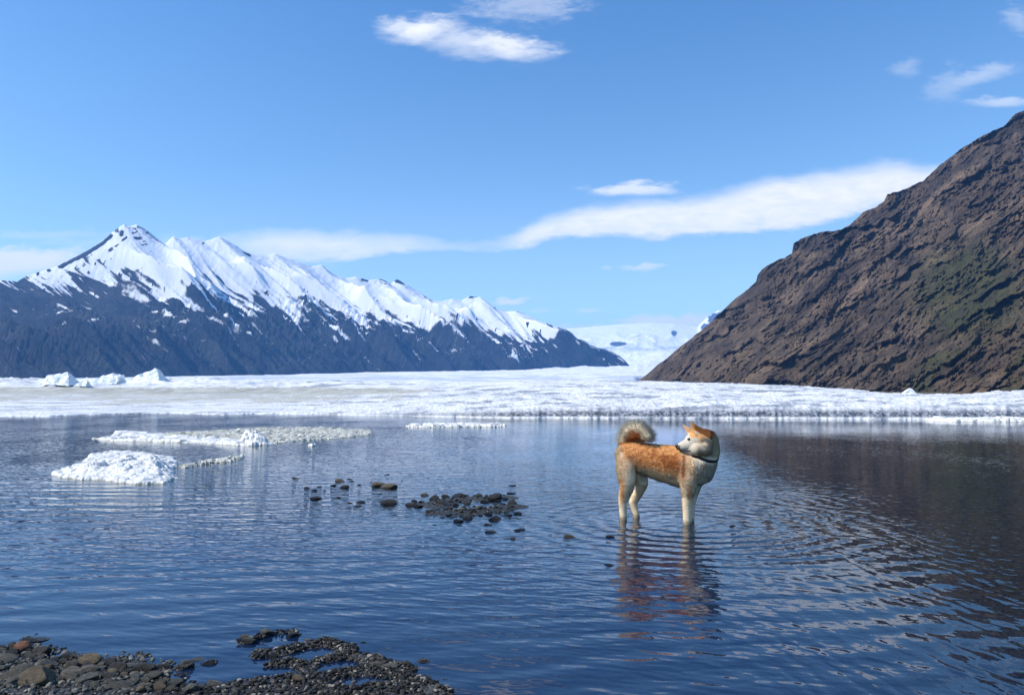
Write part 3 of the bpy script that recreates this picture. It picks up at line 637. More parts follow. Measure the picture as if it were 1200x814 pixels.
# ================================================================== GROUND AND LAKE BED
SHORE = [(-200, 742), (0, 757), (20, 755), (60, 768), (100, 775), (130, 779), (190, 793), (230, 802), (270, 802), (330, 803), (420, 808), (520, 822), (700, 900), (1200, 1100)]
sh_w = np.array([onz(x, y)[:2] for x, y in SHORE]); sh_w = sh_w[np.argsort(sh_w[:, 0])]
BARS = [([(281, 753), (292, 752), (303, 747), (320, 742), (345, 740), (349, 744)], 0.022, 0.012),
        ([(305, 767), (330, 764), (355, 757), (385, 753), (405, 758), (404, 766), (430, 772), (445, 778), (475, 783)], 0.052, 0.016),
        ([(318, 779), (345, 776), (360, 784), (372, 775), (400, 770), (420, 768)], 0.042, 0.013),
        ([(280, 803), (330, 797), (370, 795), (395, 790), (430, 786), (465, 790), (490, 800), (515, 810)], 0.06, 0.014),
        ([(380, 806), (400, 812), (440, 806), (470, 803)], 0.05, 0.012),
        ([(508, 592), (525, 586), (550, 584), (575, 584), (592, 583)], 0.16, 0.018),
        ([(515, 601), (535, 601), (560, 600), (585, 597), (603, 593)], 0.15, 0.018),
        ([(480, 590), (492, 590)], 0.08, 0.01), ([(447, 587), (462, 588)], 0.07, 0.008)]
BW = [(np.array([onz(x, y)[:2] for x, y in p]), w, h) for p, w, h in BARS]
def seg_dist(x, y, P):
    best = np.full(np.shape(x), 1e9)
    for a, b in zip(P[:-1], P[1:]):
        d = b - a; L = d @ d; k = np.clip(((x - a[0]) * d[0] + (y - a[1]) * d[1]) / L, 0, 1)
        best = np.minimum(best, np.hypot(x - a[0] - k * d[0], y - a[1] - k * d[1]))
    return best
def bed_z(x, y, fine=True):
    x = np.asarray(x, float); y = np.asarray(y, float)
    ys = np.interp(x, sh_w[:, 0], sh_w[:, 1]); off = y - ys
    z = np.where(off < 0, np.minimum(-off * 0.10, 0.12), -np.minimum(off * 0.05, 0.13) - np.clip(off - 8, 0, 40) * 0.012)
    z = z + 0.010 * fbm(x * 2.5, y * 2.5, 4, 500) * (y < 30)
    for P, w, h in BW:
        near = (np.abs(x - P[:, 0].mean()) < 2) & (np.abs(y - P[:, 1].mean()) < 2)
        if not np.any(near): continue
        q = np.full(np.shape(x), 9.0); q[near] = seg_dist(x[near], y[near], P)
        q = q * (1 + 0.35 * fbm(x * 9, y * 9, 3, 510))
        z = np.maximum(z, (h + 0.05) * np.exp(-(q / (w * 1.5)) ** 2) - 0.05 + 0 * z) if True else z
    z = np.maximum(z, -1.2)
    far = sstep(np.hypot(x, y), 45, 260); z = z * (1 - far) - 8 * far
    return z
def ground():
    gx = np.concatenate([-np.geomspace(20000, 5.2, 60), np.arange(-5, -2.2, 0.08), np.arange(-2.2, 1.2, 0.018), np.arange(1.2, 5.2, 0.07), np.geomspace(5.3, 20000, 60)])
    gy = np.concatenate([-np.geomspace(280, 0.3, 14), np.arange(0, 2.3, 0.15), np.arange(2.3, 3.5, 0.018), np.arange(3.5, 7.6, 0.04), np.arange(7.6, 26, 0.25), np.geomspace(26.5, 15500, 60)])
    X, Y = np.meshgrid(gx, gy); Z = bed_z(X, Y)
    me = mesh_np('ground', np.stack([X, Y, Z], -1).reshape(-1, 3), grid_faces(len(gy), len(gx)))
    obj('ground', me, M['bed'], kind='structure', label='gravel shore and shallow stony lake bed')
ground()
def water():
    gx = np.linspace(-60, 60, 41); gy = np.concatenate([np.linspace(-3, 30, 34), [34, 38]])
    X, Y = np.meshgrid(gx, gy)
    me = mesh_np('water', np.stack([X, Y, X * 0], -1).reshape(-1, 3), grid_faces(len(gy), len(gx)))
    obj('water', me, M['water'], kind='structure', label='rippled shallow lake water reflecting the sky and slopes')
water()

# ================================================================== FLOATING ICE NEAR THE SHORE
def floe(name, outline, seed, hfun, mat, label, cat, group=None, kind=None, res=260, freq=5.0, lump=1.0):
    P = np.array([onz(x, y)[:2] for x, y in outline]); c = P.mean(0)
    x0, x1 = P[:, 0].min() - .1, P[:, 0].max() + .1; y0, y1 = P[:, 1].min() - .15, P[:, 1].max() + .15
    ny = max(60, int(res * min(1.6, (y1 - y0) / (x1 - x0)))); gx = np.linspace(x0, x1, res); gy = np.linspace(y0, y1, ny); X, Y = np.meshgrid(gx, gy)
    Q = np.vstack([P, P[:1]]); dist = seg_dist(X, Y, Q)
    ins = np.zeros(X.shape, bool)
    for a, b in zip(Q[:-1], Q[1:]):
        cond = ((a[1] > Y) != (b[1] > Y)); xin = (b[0] - a[0]) * (Y - a[1]) / ((b[1] - a[1]) + 1e-12) + a[0]
        ins ^= cond & (X < xin)
    sdv = np.where(ins, dist, -dist) + 0.10 * fbm(X * 5, Y * 5, 5, seed, 0.65)
    Z = hfun(X, Y, sdv)
    F_ = grid_faces(ny, res); keep = (Z.ravel()[F_] > -0.03).any(1); F_ = F_[keep]
    used = np.unique(F_); mp = np.zeros(X.size, int); mp[used] = np.arange(len(used)); V_ = np.stack([X, Y, np.maximum(Z, -0.06)], -1).reshape(-1, 3)[used]
    V_ = V_ - np.array([c[0], c[1], 0])
    me = mesh_np(name, V_, mp[F_]); return obj(name, me, mat, label=label, cat=cat, group=group, kind=kind, loc=(c[0], c[1], 0))
def cell(X, Y, f, seed):
    """rounded lumps: distance to jittered cell centres"""
    x = X * f; y = Y * f; ix = np.floor(x).astype(int); iy = np.floor(y).astype(int); best = np.full(X.shape, 9.0); hh = np.zeros(X.shape)
    for i in (-1, 0, 1):
        for j in (-1, 0, 1):
            a = _h(ix + i, iy + j, seed) / 4096; b = _h(ix + i, iy + j, seed + 3) / 4096; c = _h(ix + i, iy + j, seed + 5) / 4096
            d = np.hypot(x - ix - i - a, y - iy - j - b); m = d < best; best = np.where(m, d, best); hh = np.where(m, c, hh)
    return np.sqrt(np.clip(1 - best ** 2, 0, 1)), hh
def h_main(X, Y, s):
    c = onz(150, 560); ex = np.exp(-((X - c.x) / 0.75) ** 4 - ((Y - c.y - 0.55) / 0.6) ** 2)
    l1, h1 = cell(X + 0.03 * perlin(X * 9, Y * 9, 3), Y, 4.2, 7); l2, h2 = cell(X, Y, 10, 17)
    Z = -0.05 + 0.056 * sstep(s, -0.03, 0.08) + 0.015 * sstep(s, .05, .3) + ex * sstep(s, 0.03, 0.32) * (0.05 + 0.12 * l1 * (0.35 + h1)) + sstep(s, 0, .06) * (0.030 * l2 * (0.3 + h2)) + 0.012 * fbm(X * 20, Y * 20, 3, 9)
    return Z
FG = 'small floes of melting ice near the shore'
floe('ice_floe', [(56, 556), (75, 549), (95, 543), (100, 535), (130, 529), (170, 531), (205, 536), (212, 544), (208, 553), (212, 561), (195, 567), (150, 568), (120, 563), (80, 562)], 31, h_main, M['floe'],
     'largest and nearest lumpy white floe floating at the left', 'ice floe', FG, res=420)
def h_low(amp, sc=9.0, seed=5, th=0.0):
    def f(X, Y, s):
        l, h = cell(X, Y, sc, seed); l2, h2 = cell(X, Y, sc * 2.3, seed + 9); br = fbm(X * 3.2, Y * 6, 4, seed + 2)
        return -0.05 + (0.051 + 0.014 * br) * sstep(s, -0.04, 0.06) + amp * l * h * sstep(s, 0, .1) + 0.4 * amp * l2 * h2 * sstep(s, 0, .06) - np.where(br < th, 0.05, 0)
    return f
floe('ice_floe', [(205, 546), (235, 541), (270, 535), (292, 534), (280, 541), (245, 545), (215, 549)], 33, h_low(0.03, 12, 6), M['slush'], 'thin broken tongue of slush trailing right from the nearest lumpy floe', 'ice floe', FG, res=300)
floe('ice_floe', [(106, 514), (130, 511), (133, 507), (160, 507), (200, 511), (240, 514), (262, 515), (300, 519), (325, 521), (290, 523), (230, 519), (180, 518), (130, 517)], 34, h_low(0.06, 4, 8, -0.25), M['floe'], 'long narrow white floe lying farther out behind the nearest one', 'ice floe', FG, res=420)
floe('slush_ice', [(150, 511), (200, 508), (250, 505), (300, 502), (380, 501), (436, 504), (440, 509), (410, 513), (360, 516), (322, 520), (270, 516), (210, 513)], 35, h_low(0.035, 8, 10, -0.2), M['slush'], 'wide grey-white field of brash slush joined to the long floe', 'slush', kind='stuff', res=640)
floe('ice_floe', [(278, 520), (285, 512), (298, 510), (306, 513), (318, 521), (295, 523)], 36, h_low(0.15, 4, 12), M['floe'], 'small white ice lump at the right end of the long floe', 'ice floe', FG, res=160)
floe('ice_floe', [(470, 500), (480, 497.5), (520, 496.5), (595, 497.5), (594, 500), (540, 500.5), (500, 501)], 37, h_low(0.06, 3.5, 14), M['floe'], 'thin flat white floe just before the ice sheet', 'ice floe', FG, res=360)
floe('ice_floe', [(1080, 493), (1110, 490), (1160, 489.5), (1230, 490), (1400, 491), (1400, 494), (1200, 494.5), (1120, 494.5)], 38, h_low(0.10, 2.5, 15, -0.2), M['floe'], 'white ice ledge floating under the dark ice face at the far right', 'ice floe', FG, res=420)
floe('ice_floe', [(310, 574), (340, 573.5)] and [(360, 522), (366, 520.5), (374, 521), (371, 523), (363, 523.5)], 39, h_low(0.05, 6, 16), M['floe'], 'tiny white ice fragment right of the slush field', 'ice floe', FG, res=60)

# ================================================================== STONES
def ico(sub):
    bm = bmesh.new(); bmesh.ops.create_icosphere(bm, subdivisions=sub, radius=1)
    V_ = np.array([v.co[:] for v in bm.verts]); F_ = np.array([[v.index for v in f.verts] for f in bm.faces]); bm.free(); return V_, F_
IV, IF = ico(4); IV1, IF1 = ico(2)
def stone_v(base, seed, ang=0.55):
    r = np.random.default_rng(seed); V_ = base.copy()
    # knock flat facets off a ball, then roughen
    for _ in range(11):
        n = r.normal(size=3); n /= np.linalg.norm(n); h = r.uniform(ang, 0.95); d = V_ @ n; k = d > h
        V_[k] -= np.outer((d[k] - h) * 0.93, n)
    V_ += base * (0.05 * fbm(base[:, 0] * 2.3 + seed, base[:, 1] * 2.3 + base[:, 2] * 1.7, 4, seed % 97))[:, None]
    return V_
STM = {}
def stone_mesh(i, matk):
    if (i, matk) not in STM:
        me = mesh_np('stone', stone_v(IV, 900 + i), IF); me.materials.append(M[matk]); STM[(i, matk)] = me
    return STM[(i, matk)]
NST = 0; SZ = 1.0
def stone(px, py, w, asp=0.6, matk='dark', label=None, group=None, rot=None, name='stone', flat=0.62):
    """px,py: middle of the stone's foot line in the photo, w: half width in photo pixels"""
    global NST
    w = w * SZ; p = onz(px, py); zb = float(bed_z(np.array([p.x]), np.array([p.y]))[0]); r = w * p.y / F
    rz = rot if rot is not None else random.uniform(-0.5, 0.5)
    h = r * asp * (0.8 if SZ < 1 else 1)
    o = obj(name, stone_mesh(NST % 16, matk)); NST += 1
    o.scale = (r, r * random.uniform(0.65, 0.95), h)
    zc = max(zb, -0.01) + h * 0.35
    o.location = (p.x, p.y, zc); o.rotation_euler = (random.uniform(-.2, .2), random.uniform(-.25, .25), rz)
    o['label'] = label; o['category'] = 'stone'
    if group: o['group'] = group
    return o
GB = 'stones of the gravel shore'; GP = 'stones in the small pile left of the dog'; GS = 'stones scattered in the shallows'; GR = 'stones of the gravel bar in the foreground'
# singled-out stones of the shore
S1 = [(41, 750, 17, .28, 'grey', 'flat grey slab at the very tip of the shore, reaching into the water', .1), (28, 763, 12, .75, 'red', 'rust red and orange stone just below the flat slab', 0.4),
      (48, 768, 11, .8, 'dark', 'black pointed wet stone right of the rust red stone', 0.5), (42, 809, 25, .55, 'tan', 'largest smooth brown boulder at the bottom left', .05),
      (12, 806, 15, .5, 'grey', 'wide grey stone directly left of the largest brown boulder', -.1), (106, 779, 16, .6, 'tan', 'brown-green rounded stone on the shoreline above the grey pebbles', .2),
      (86, 773, 15, .45, 'dark', 'long dark stone on the shoreline left of the brown-green rounded one', .1), (127, 780, 13, .5, 'dark', 'dark stone on the shoreline right of the brown-green rounded one', -.1),
      (168, 786, 14, .5, 'dark', 'dark sloping stone at the water where the shore bends down', -.3), (152, 783, 12, .35, 'grey', 'pale topped flat stone left of the dark sloping stone', 0),
      (191, 783, 12, .35, 'dark', 'black wet stone lying in water just off the shore', .2), (216, 782, 11, .7, 'grey', 'blocky grey stone standing in water right of the black wet one', .3),
      (232, 772, 10, .35, 'tan', 'thin brown stone behind the blocky grey one in the water', .1), (244, 776, 11, .5, 'dark', 'dark wedge stone in water at the right of the small group off the shore', -.1),
      (80, 795, 12, .5, 'pale', 'palest flat stone in the middle of the shore', .1), (84, 784, 10, .65, 'grey', 'rounded grey stone above the palest flat stone', .2),
      (252, 801, 10, .45, 'pale', 'light stone at the thin end of the shore', .0)]
for px, py, w, asp, mk, lb, rt in S1: stone(px, py, w, asp, mk, lb, GB, rt)
S2 = [(7, 778, 14, .4, 'grey'), (30, 794, 14, .45, 'grey'), (58, 785, 11, .45, 'dark'), (103, 793, 13, .55, 'pale'), (83, 803, 11, .55, 'grey'), (14, 814, 11, .6, 'grey'),
      (100, 806, 15, .45, 'grey'), (127, 801, 12, .5, 'dark'), (138, 789, 11, .7, 'dark'), (180, 796, 11, .6, 'grey'), (205, 804, 11, .5, 'grey'), (222, 812, 12, .6, 'grey'), (187, 809, 12, .5, 'tan'),
      (142, 813, 15, .4, 'grey'), (161, 802, 10, .5, 'grey'), (64, 776, 9, .5, 'dark'), (16, 768, 10, .5, 'dark'), (2, 762, 9, .5, 'dark'), (45, 775, 8, .5, 'grey'), (118, 789, 9, .5, 'grey'), (60, 798, 9, .5, 'dark'), (240, 809, 9, .5, 'dark')]
ORD = 'first second third fourth fifth sixth seventh eighth ninth tenth eleventh twelfth thirteenth'.split()
CW = dict(grey='grey-green', dark='dark', pale='pale', tan='brownish', red='rusty')
S2.sort()
rows = {0: [q for q in S2 if q[1] < 795], 1: [q for q in S2 if q[1] >= 795]}
for rw, lst in rows.items():
    for i, (px, py, w, asp, mk) in enumerate(lst):
        stone(px, py, w, asp, mk, '%s medium stone, %s from the left in the %s of the bottom left shore' % (CW[mk], ORD[i], 'upper half' if rw == 0 else 'lowest strip'), GB)
# bar in the foreground
S3 = [(287, 748, 7.5, .8, 'tan', 'brown round stone at the left tip of the upper gravel hook'), (342, 745, 9, .6, 'dark', 'dark stone at the right tip of the upper gravel hook'), (312, 744, 8, .4, 'grey', 'grey stone in the middle of the upper gravel hook'),
      (292, 753, 9, .35, 'grey', 'flat grey stone at the lower end of the upper gravel hook'), (426, 752, 5, .6, 'dark', 'lone small black stone above the gravel bar'), (444, 768, 6, .7, 'tan', 'lone tan stone above the right end of the gravel bar'),
      (495, 774, 9, .55, 'tan', 'lone brown stone in the water right of the gravel bar'), (337, 775, 8, .4, 'pale', 'pale flat stone on the left of the gravel bar'), (440, 782, 10, .45, 'pale', 'rounded tan stone, left of the two big ones on the gravel bar'),
      (459, 784, 13, .32, 'pale', 'long flat tan stone, right of the two big ones on the gravel bar'), (372, 770, 6, .4, 'pale', 'small pale stone on the rim of the upper pool of the gravel bar'), (350, 799, 8, .5, 'tan', 'brown stone on the lower gravel near the pool'),
      (320, 769, 7, .5, 'dark', 'dark stone at the left tip of the gravel bar'), (517, 789, 4.5, .5, 'grey', 'small pale stone farthest right beside the gravel bar'), (521, 796, 6, .4, 'dark', 'small dark stone farthest right beside the gravel bar')]
for px, py, w, asp, mk, lb in S3: stone(px, py, w, asp, mk, lb, GR)
# lone stones in the shallows
SZ = 0.72
S4 = [(347, 560, 8, .35, 'tan', 'outermost tan stone at the far left of the scattered stones'), (858, 616, 6, .6, 'dark', 'small dark stone in the water right of the dog'), (715, 629, 11, .5, 'dark', 'dark low stone beside the reflection of the hind legs'),
      (714, 662, 9, .55, 'dark', 'dark stone lowest beside the reflection of the dog'), (668, 629, 11, .5, 'tan', 'brown stone midway between the stone pile and the dog'), (645, 626, 5, .6, 'dark', 'little dark stone left of the midway brown stone'),
      (645, 606, 9, .28, 'dark', 'low flat dark stone between the pile and the dog'), (694, 615, 6, .35, 'dark', 'small low dark stone just left of the hind legs'), (568, 645, 10, .2, 'dark', 'flat dark stone nearly awash below the pile'),
      (601, 631, 7, .65, 'tan', 'rounded tan stone lowest right below the pile'), (608, 621, 11, .5, 'dark', 'dark block stone below right of the pile'), (575, 623, 12, .4, 'dark', 'long dark stone below the pile'), (572, 615, 8, .6, 'dark', 'dark round stone just under the pile'),
      (601, 592, 9, .7, 'dark', 'dark round stone at the upper right end of the pile'), (606, 602, 8, .6, 'dark', 'dark stone at the lower right end of the pile'), (594, 604, 9, .6, 'dark', 'dark stone left of the lower right end of the pile'),
      (600, 569, 9, .35, 'dark', 'farther of two low stones above the pile'), (599, 578, 9, .4, 'dark', 'nearer of two low stones above the pile'), (445, 569, 16, .45, 'tan', 'left of two wide brown stones lying together'), (456, 571, 15, .5, 'tan', 'right of two wide brown stones lying together'),
      (456, 590, 14, .6, 'dark', 'dark heap stone below the two wide brown stones'), (370, 584, 12, .5, 'dark', 'dark low stone at the left end of the scattered stones'), (398, 564, 10, .5, 'tan', 'brown stone at the top of the left cluster'), (403, 571, 10, .55, 'dark', 'dark stone under the brown one in the left cluster'),
      (497, 580, 9, .6, 'tan', 'brown pyramid stone at the upper left of the pile'), (554, 629, 6, .5, 'dark', 'small stone far below the left of the pile'), (453, 556, 5, .5, 'dark', 'small black stone above the two wide brown stones')]
for px, py, w, asp, mk, lb in S4: stone(px, py, w, asp, mk, lb, GS)
S5 = [(360, 572, 6), (367, 574, 7), (375, 570, 6), (381, 582, 4), (390, 569, 6), (410, 561, 6), (397, 583, 5), (410, 589, 5), (423, 588, 8), (419, 593, 8), (420, 568, 5), (446, 578, 5), (445, 597, 4), (457, 597, 4), (432, 584, 5), (437, 596, 3), (502, 601, 6),
      (492, 609, 5), (510, 615, 6), (381, 574, 4), (388, 573, 4), (436, 565, 4), (471, 563, 3), (473, 567, 3), (412, 564, 5), (358, 583, 4), (366, 585, 4), (465, 590, 6), (471, 589, 4), (450, 583, 4)]
for px, py, w in S5: stone(px, py, w, random.uniform(.4, .7), 'dark', 'small dark stone scattered in the shallows %s' % ('around the left cluster' if px < 430 else 'near the two wide brown stones' if px < 475 else 'at the left edge of the pile'), GS)
SZ = 0.62
S6 = [(480, 592, 10, 'dark'), (490, 594, 9, 'dark'), (486, 587, 8, 'dark'), (494, 589, 6, 'grey'), (510, 585, 12, 'dark'), (522, 582, 9, 'grey'), (537, 584, 12, 'dark'), (546, 583, 6, 'dark'), (561, 583, 9, 'dark'), (568, 588, 10, 'dark'), (582, 585, 13, 'dark'), (575, 586, 8, 'dark'),
      (548, 590, 8, 'grey'), (517, 592, 9, 'dark'), (525, 597, 12, 'dark'), (512, 598, 7, 'dark'), (534, 592, 8, 'dark'), (540, 599, 9, 'pale'), (548, 607, 12, 'dark'), (537, 611, 10, 'dark'), (580, 608, 15, 'dark'), (572, 603, 9, 'dark'), (560, 598, 8, 'grey'), (553, 600, 7, 'dark'),
      (566, 595, 6, 'dark'), (518, 606, 6, 'dark'), (526, 604, 7, 'dark'), (531, 606, 6, 'dark'), (505, 600, 6, 'dark'), (557, 593, 6, 'dark'), (543, 594, 6, 'grey'), (590, 590, 6, 'dark'), (563, 604, 6, 'dark'), (513, 590, 5, 'dark'), (528, 589, 6, 'dark')]
for px, py, w, mk in S6: stone(px, py, w, random.uniform(.5, .8), mk, 'wet %s stone in the %s of the small pile left of the dog' % (CW[mk], 'left part' if px < 520 else 'middle' if px < 555 else 'right part'), GP)
SZ = 1.0
# more of the shore's pebbles, the next largest ones
cnt = sum(1 for o in COL.objects if o.name.startswith('stone'))
k = 0
while k < 296 - cnt:
    px = random.uniform(-8, 265); py = random.uniform(755, 816); p = onz(px, py)
    zb = float(bed_z(np.array([p.x]), np.array([p.y]))[0])
    if zb < 0.0 or (px > 180 and random.random() < .4): continue
    mk = random.choice(['dark', 'dark', 'grey', 'grey', 'pale', 'tan']); stone(px, py, random.uniform(3.5, 8), random.uniform(.45, .75), mk, 'small %s pebble among larger stones at the %s of the bottom left shore' % (CW[mk], 'left end' if px < 90 else 'middle' if px < 180 else 'thin right end'), GB, name='pebble'); k += 1

# the gravel nobody could count
def gravel():
    V_, F_, C_ = [], [], []; base = [stone_v(IV1, 50 + i) for i in range(8)]; off = 0
    Q = []
    for P, w, h in BW[:5]:
        L = np.linalg.norm(np.diff(P, axis=0), axis=1); n = int(L.sum() / 0.0013 * (w / 0.03))
        i = RNG.choice(len(L), n, p=L / L.sum()); q = P[i] + (P[i + 1] - P[i]) * RNG.random((n, 1)) + RNG.normal(size=(n, 2)) * w * 1.05
        Q.append(np.c_[q, RNG.uniform(.003, .0082, n), np.ones(n), np.full(n, -0.03)])
    for P, w, h in BW[5:]:
        L = np.linalg.norm(np.diff(P, axis=0), axis=1); n = int(L.sum() / 0.008)
        i = RNG.choice(len(L), n, p=L / L.sum()); q = P[i] + (P[i + 1] - P[i]) * RNG.random((n, 1)) + RNG.normal(size=(n, 2)) * w * .7
        Q.append(np.c_[q, RNG.uniform(.008, .020, n), np.ones(n), np.full(n, -0.03)])
    n = 9000; x = RNG.uniform(-2.6, -0.2, n); y = RNG.uniform(2.35, 3.3, n)
    Q.append(np.c_[x, y, RNG.uniform(.004, .014, n) ** 1.0, x > -1.2, np.full(n, -0.004)])
    Q = np.concatenate(Q); zb = bed_z(Q[:, 0], Q[:, 1]); k = (zb > Q[:, 4]) & ((fbm(Q[:, 0] * 11, Q[:, 1] * 11, 3, 888) < 0.12) | (RNG.random(len(Q)) < 0.35) | (Q[:, 0] < -1.2)); Q = Q[k]; zb = zb[k]
    LC = [(0.03, 0.03, 0.028), (0.05, 0.048, 0.042), (0.09, 0.088, 0.075), (0.15, 0.145, 0.125)]; DC = [(0.012, 0.012, 0.011)] * 3 + [(0.022, 0.021, 0.019)] * 3 + [(0.04, 0.037, 0.032), (0.07, 0.064, 0.055), (0.20, 0.18, 0.15)]
    for (x, y, r, dk, _), z in zip(Q, zb):
        b = base[random.randrange(8)]; a = random.uniform(0, 6.28); ca, sa = math.cos(a), math.sin(a); tl = random.uniform(-.6, .6); ct, st = math.cos(tl), math.sin(tl)
        Rm = np.array([[ca, sa, 0], [-sa, ca, 0], [0, 0, 1]]); Tm = np.array([[1, 0, 0], [0, ct, st], [0, -st, ct]])
        v = (b * (r, r * random.uniform(.55, .9), r * random.uniform(.35, .75))) @ Tm @ Rm + (x, y, z + r * .3)
        c = np.array(random.choice(DC if dk else LC)) * random.uniform(.7, 1.3)
        V_.append(v); F_.append(IF1 + off); C_.append(np.repeat(c[None], len(v), 0)); off += len(v)
    V_ = np.concatenate(V_); me = mesh_np('gravel', V_, np.concatenate(F_), smooth=False); cattr(me, 'col', np.concatenate(C_))
    obj('gravel', me, M['gravel'], label='fine dark gravel filling the shore and the bars in the shallows', cat='gravel', kind='stuff')
gravel()

# ================================================================== THE DOG
def zdep(zx): return 6.10 - (min(max(zx, 300), 920) - 350) / 380 * 0.20
def DP(zx, zy, dep=0.0):
    return at(660 + zx / 5.0, 470 + zy / 5.0, zdep(zx) + dep)
PXM = 6.0 / 4500
IV3, IF3 = ico(3)
def ball(bm, c, r, rl=None, rx=None): bm.append(IV3 * np.array([rx or r, rl or r, r]) + np.array(c))
def chain(bm, pts, n=7):
    """pts: (zx, zy, dep, r) or (zx, zy, dep, r, lateral r)"""
    for a, b in zip(pts[:-1], pts[1:]):
        for i in range(n + 1):
            k = i / n; q = [a[j] + (b[j] - a[j]) * k for j in range(4)]
            la = a[4] if len(a) > 4 else a[3]; lb = b[4] if len(b) > 4 else b[3]
            ball(bm, DP(q[0], q[1], q[2]), q[3] * PXM, (la + (lb - la) * k) * PXM)
def tri_fill(bm, A, B, C, r, n=9):
    for i in range(n + 1):
        for j in range(n + 1 - i):
            a = i / n; b = j / n; c = 1 - a - b
            q = [A[m] * a + B[m] * b + C[m] * c for m in range(3)]; rr = r * (1 - 0.45 * a)
            ball(bm, DP(*q), rr * PXM)
def build_dog():
    bm = []; marks = []
    chain(bm, [(388, 312, 0, 76, 66), (430, 318, 0, 84, 68), (500, 334, 0, 88, 72), (570, 352, 0, 98, 78), (650, 368, 0, 108, 84), (725, 376, 0, 108, 82), (780, 384, 0, 96, 76), (802, 384, 0, 82, 66)])
    chain(bm, [(500, 345, 0, 88, 60), (600, 370, 0, 100, 66), (690, 390, 0, 108, 66)])
    chain(bm, [(795, 395, 0, 86, 62), (835, 345, 0, 64, 60), (845, 290, 0, 64, 58), (842, 240, -.01, 58, 56), (830, 215, -.02, 54, 52)])
    chain(bm, [(745, 320, 0, 55, 55), (800, 300, 0, 60, 56), (835, 260, 0, 62, 54)])
    chain(bm, [(800, 442, -.01, 44), (836, 390, 0, 44), (855, 335, 0, 46)])
    marks.append(len(bm))
    # head
    chain(bm, [(835, 222, -.03, 56, 54), (800, 226, -.05, 58, 56), (778, 228, -.06, 52, 50)])
    chain(bm, [(822, 268, -.05, 54, 60), (785, 272, -.07, 46, 54), (765, 275, -.07, 38, 42)])
    chain(bm, [(765, 225, -.07, 42, 42), (750, 228, -.075, 36, 36), (738, 238, -.08, 30, 30)])
    chain(bm, [(740, 252, -.08, 36, 33), (715, 258, -.085, 30, 27), (692, 264, -.09, 24, 22), (677, 267, -.093, 18, 18)])
    chain(bm, [(760, 290, -.07, 28, 30), (725, 287, -.08, 17, 19), (697, 284, -.088, 12, 14)])
    # ears: the near one seen from its side, the far one end on
    tri_fill(bm, (750, 128, -.108), (780, 200, -.105), (862, 200, -.065), 12, 12); tri_fill(bm, (752, 138, -.10), (800, 200, -.09), (850, 180, -.05), 10, 10)
    tri_fill(bm, (704, 140, -.035), (735, 190, -.04), (768, 172, -.03), 9)
    marks.append(len(bm))
    # hind legs
    chain(bm, [(372, 345, -.05, 56, 40), (372, 400, -.065, 54, 38), (376, 455, -.07, 48, 34), (372, 505, -.07, 40, 30), (358, 548, -.07, 34, 26), (349, 582, -.07, 27, 22), (350, 630, -.07, 23, 20), (352, 675, -.07, 22, 20), (356, 740, -.07, 21, 20)])
    chain(bm, [(395, 370, .05, 50, 38), (440, 430, .06, 52, 36), (462, 470, .065, 38, 28), (447, 520, .07, 28, 22), (425, 560, .07, 28, 22), (410, 590, .07, 25, 21), (417, 625, .07, 22, 18), (428, 662, .07, 20, 18), (434, 735, .07, 20, 19)])
    chain(bm, [(356, 738, -.07, 22), (372, 752, -.07, 22)]); chain(bm, [(434, 735, .07, 21), (448, 748, .07, 21)])
    # front legs
    chain(bm, [(735, 400, -.06, 64, 34), (735, 455, -.065, 56, 36), (732, 510, -.065, 42, 32), (728, 560, -.06, 33, 28), (727, 620, -.06, 28, 25), (728, 680, -.06, 26, 24), (728, 735, -.06, 25, 24), (722, 782, -.06, 28, 26)])
    chain(bm, [(770, 460, .06, 48, 34), (758, 530, .06, 34, 28), (747, 600, .06, 26, 22), (744, 680, .06, 24, 21), (744, 740, .06, 24, 21), (746, 765, .06, 26, 24)])
    # curled tail
    chain(bm, [(364, 258, 0, 32), (360, 225, 0, 26), (374, 188, -.005, 29), (402, 163, -.01, 31), (437, 161, -.02, 32), (470, 180, -.035, 29), (498, 210, -.05, 22)])
    chain(bm, [(395, 205, -.015, 26), (430, 200, -.03, 28), (470, 212, -.04, 22)])
    me = mesh_np('tmp', np.concatenate(bm), np.concatenate([IF3 + i * len(IV3) for i in range(len(bm))]))
    tmp = bpy.data.objects.new('tmp', me); COL.objects.link(tmp)
    md = tmp.modifiers.new('r', 'REMESH'); md.mode = 'VOXEL'; md.voxel_size = 0.0052
    ms = tmp.modifiers.new('s', 'SMOOTH'); ms.factor = 0.6; ms.iterations = 5
    dg = bpy.context.evaluated_depsgraph_get(); ev = tmp.evaluated_get(dg)
    body = bpy.data.meshes.new_from_object(ev); bpy.data.objects.remove(tmp); bpy.data.meshes.remove(me)
    body.name = 'body'; body.materials.clear()
    n = len(body.vertices); co = np.empty(n * 3, np.float32); body.vertices.foreach_get('co', co); co = co.reshape(-1, 3)
    cen = np.array([b_.mean(0) for b_ in bm]); rad_ = np.array([np.abs(b_ - b_.mean(0)).max(0).mean() for b_ in bm])
    hi = np.zeros(len(bm), bool); hi[marks[0]:marks[1]] = True; hi |= (cen[:, 2] > DP(800, 330)[2]) & (cen[:, 0] > DP(800, 300)[0])
    def near_head(p):
        out = np.zeros(len(p), bool)
        for i in range(0, len(p), 20000):
            q = p[i:i + 20000]; dd = np.sqrt(((q[:, None, :] - cen[None]) ** 2).sum(-1)) - rad_[None]
            out[i:i + 20000] = dd[:, hi].min(1) < dd[:, ~hi].min(1)
        return out
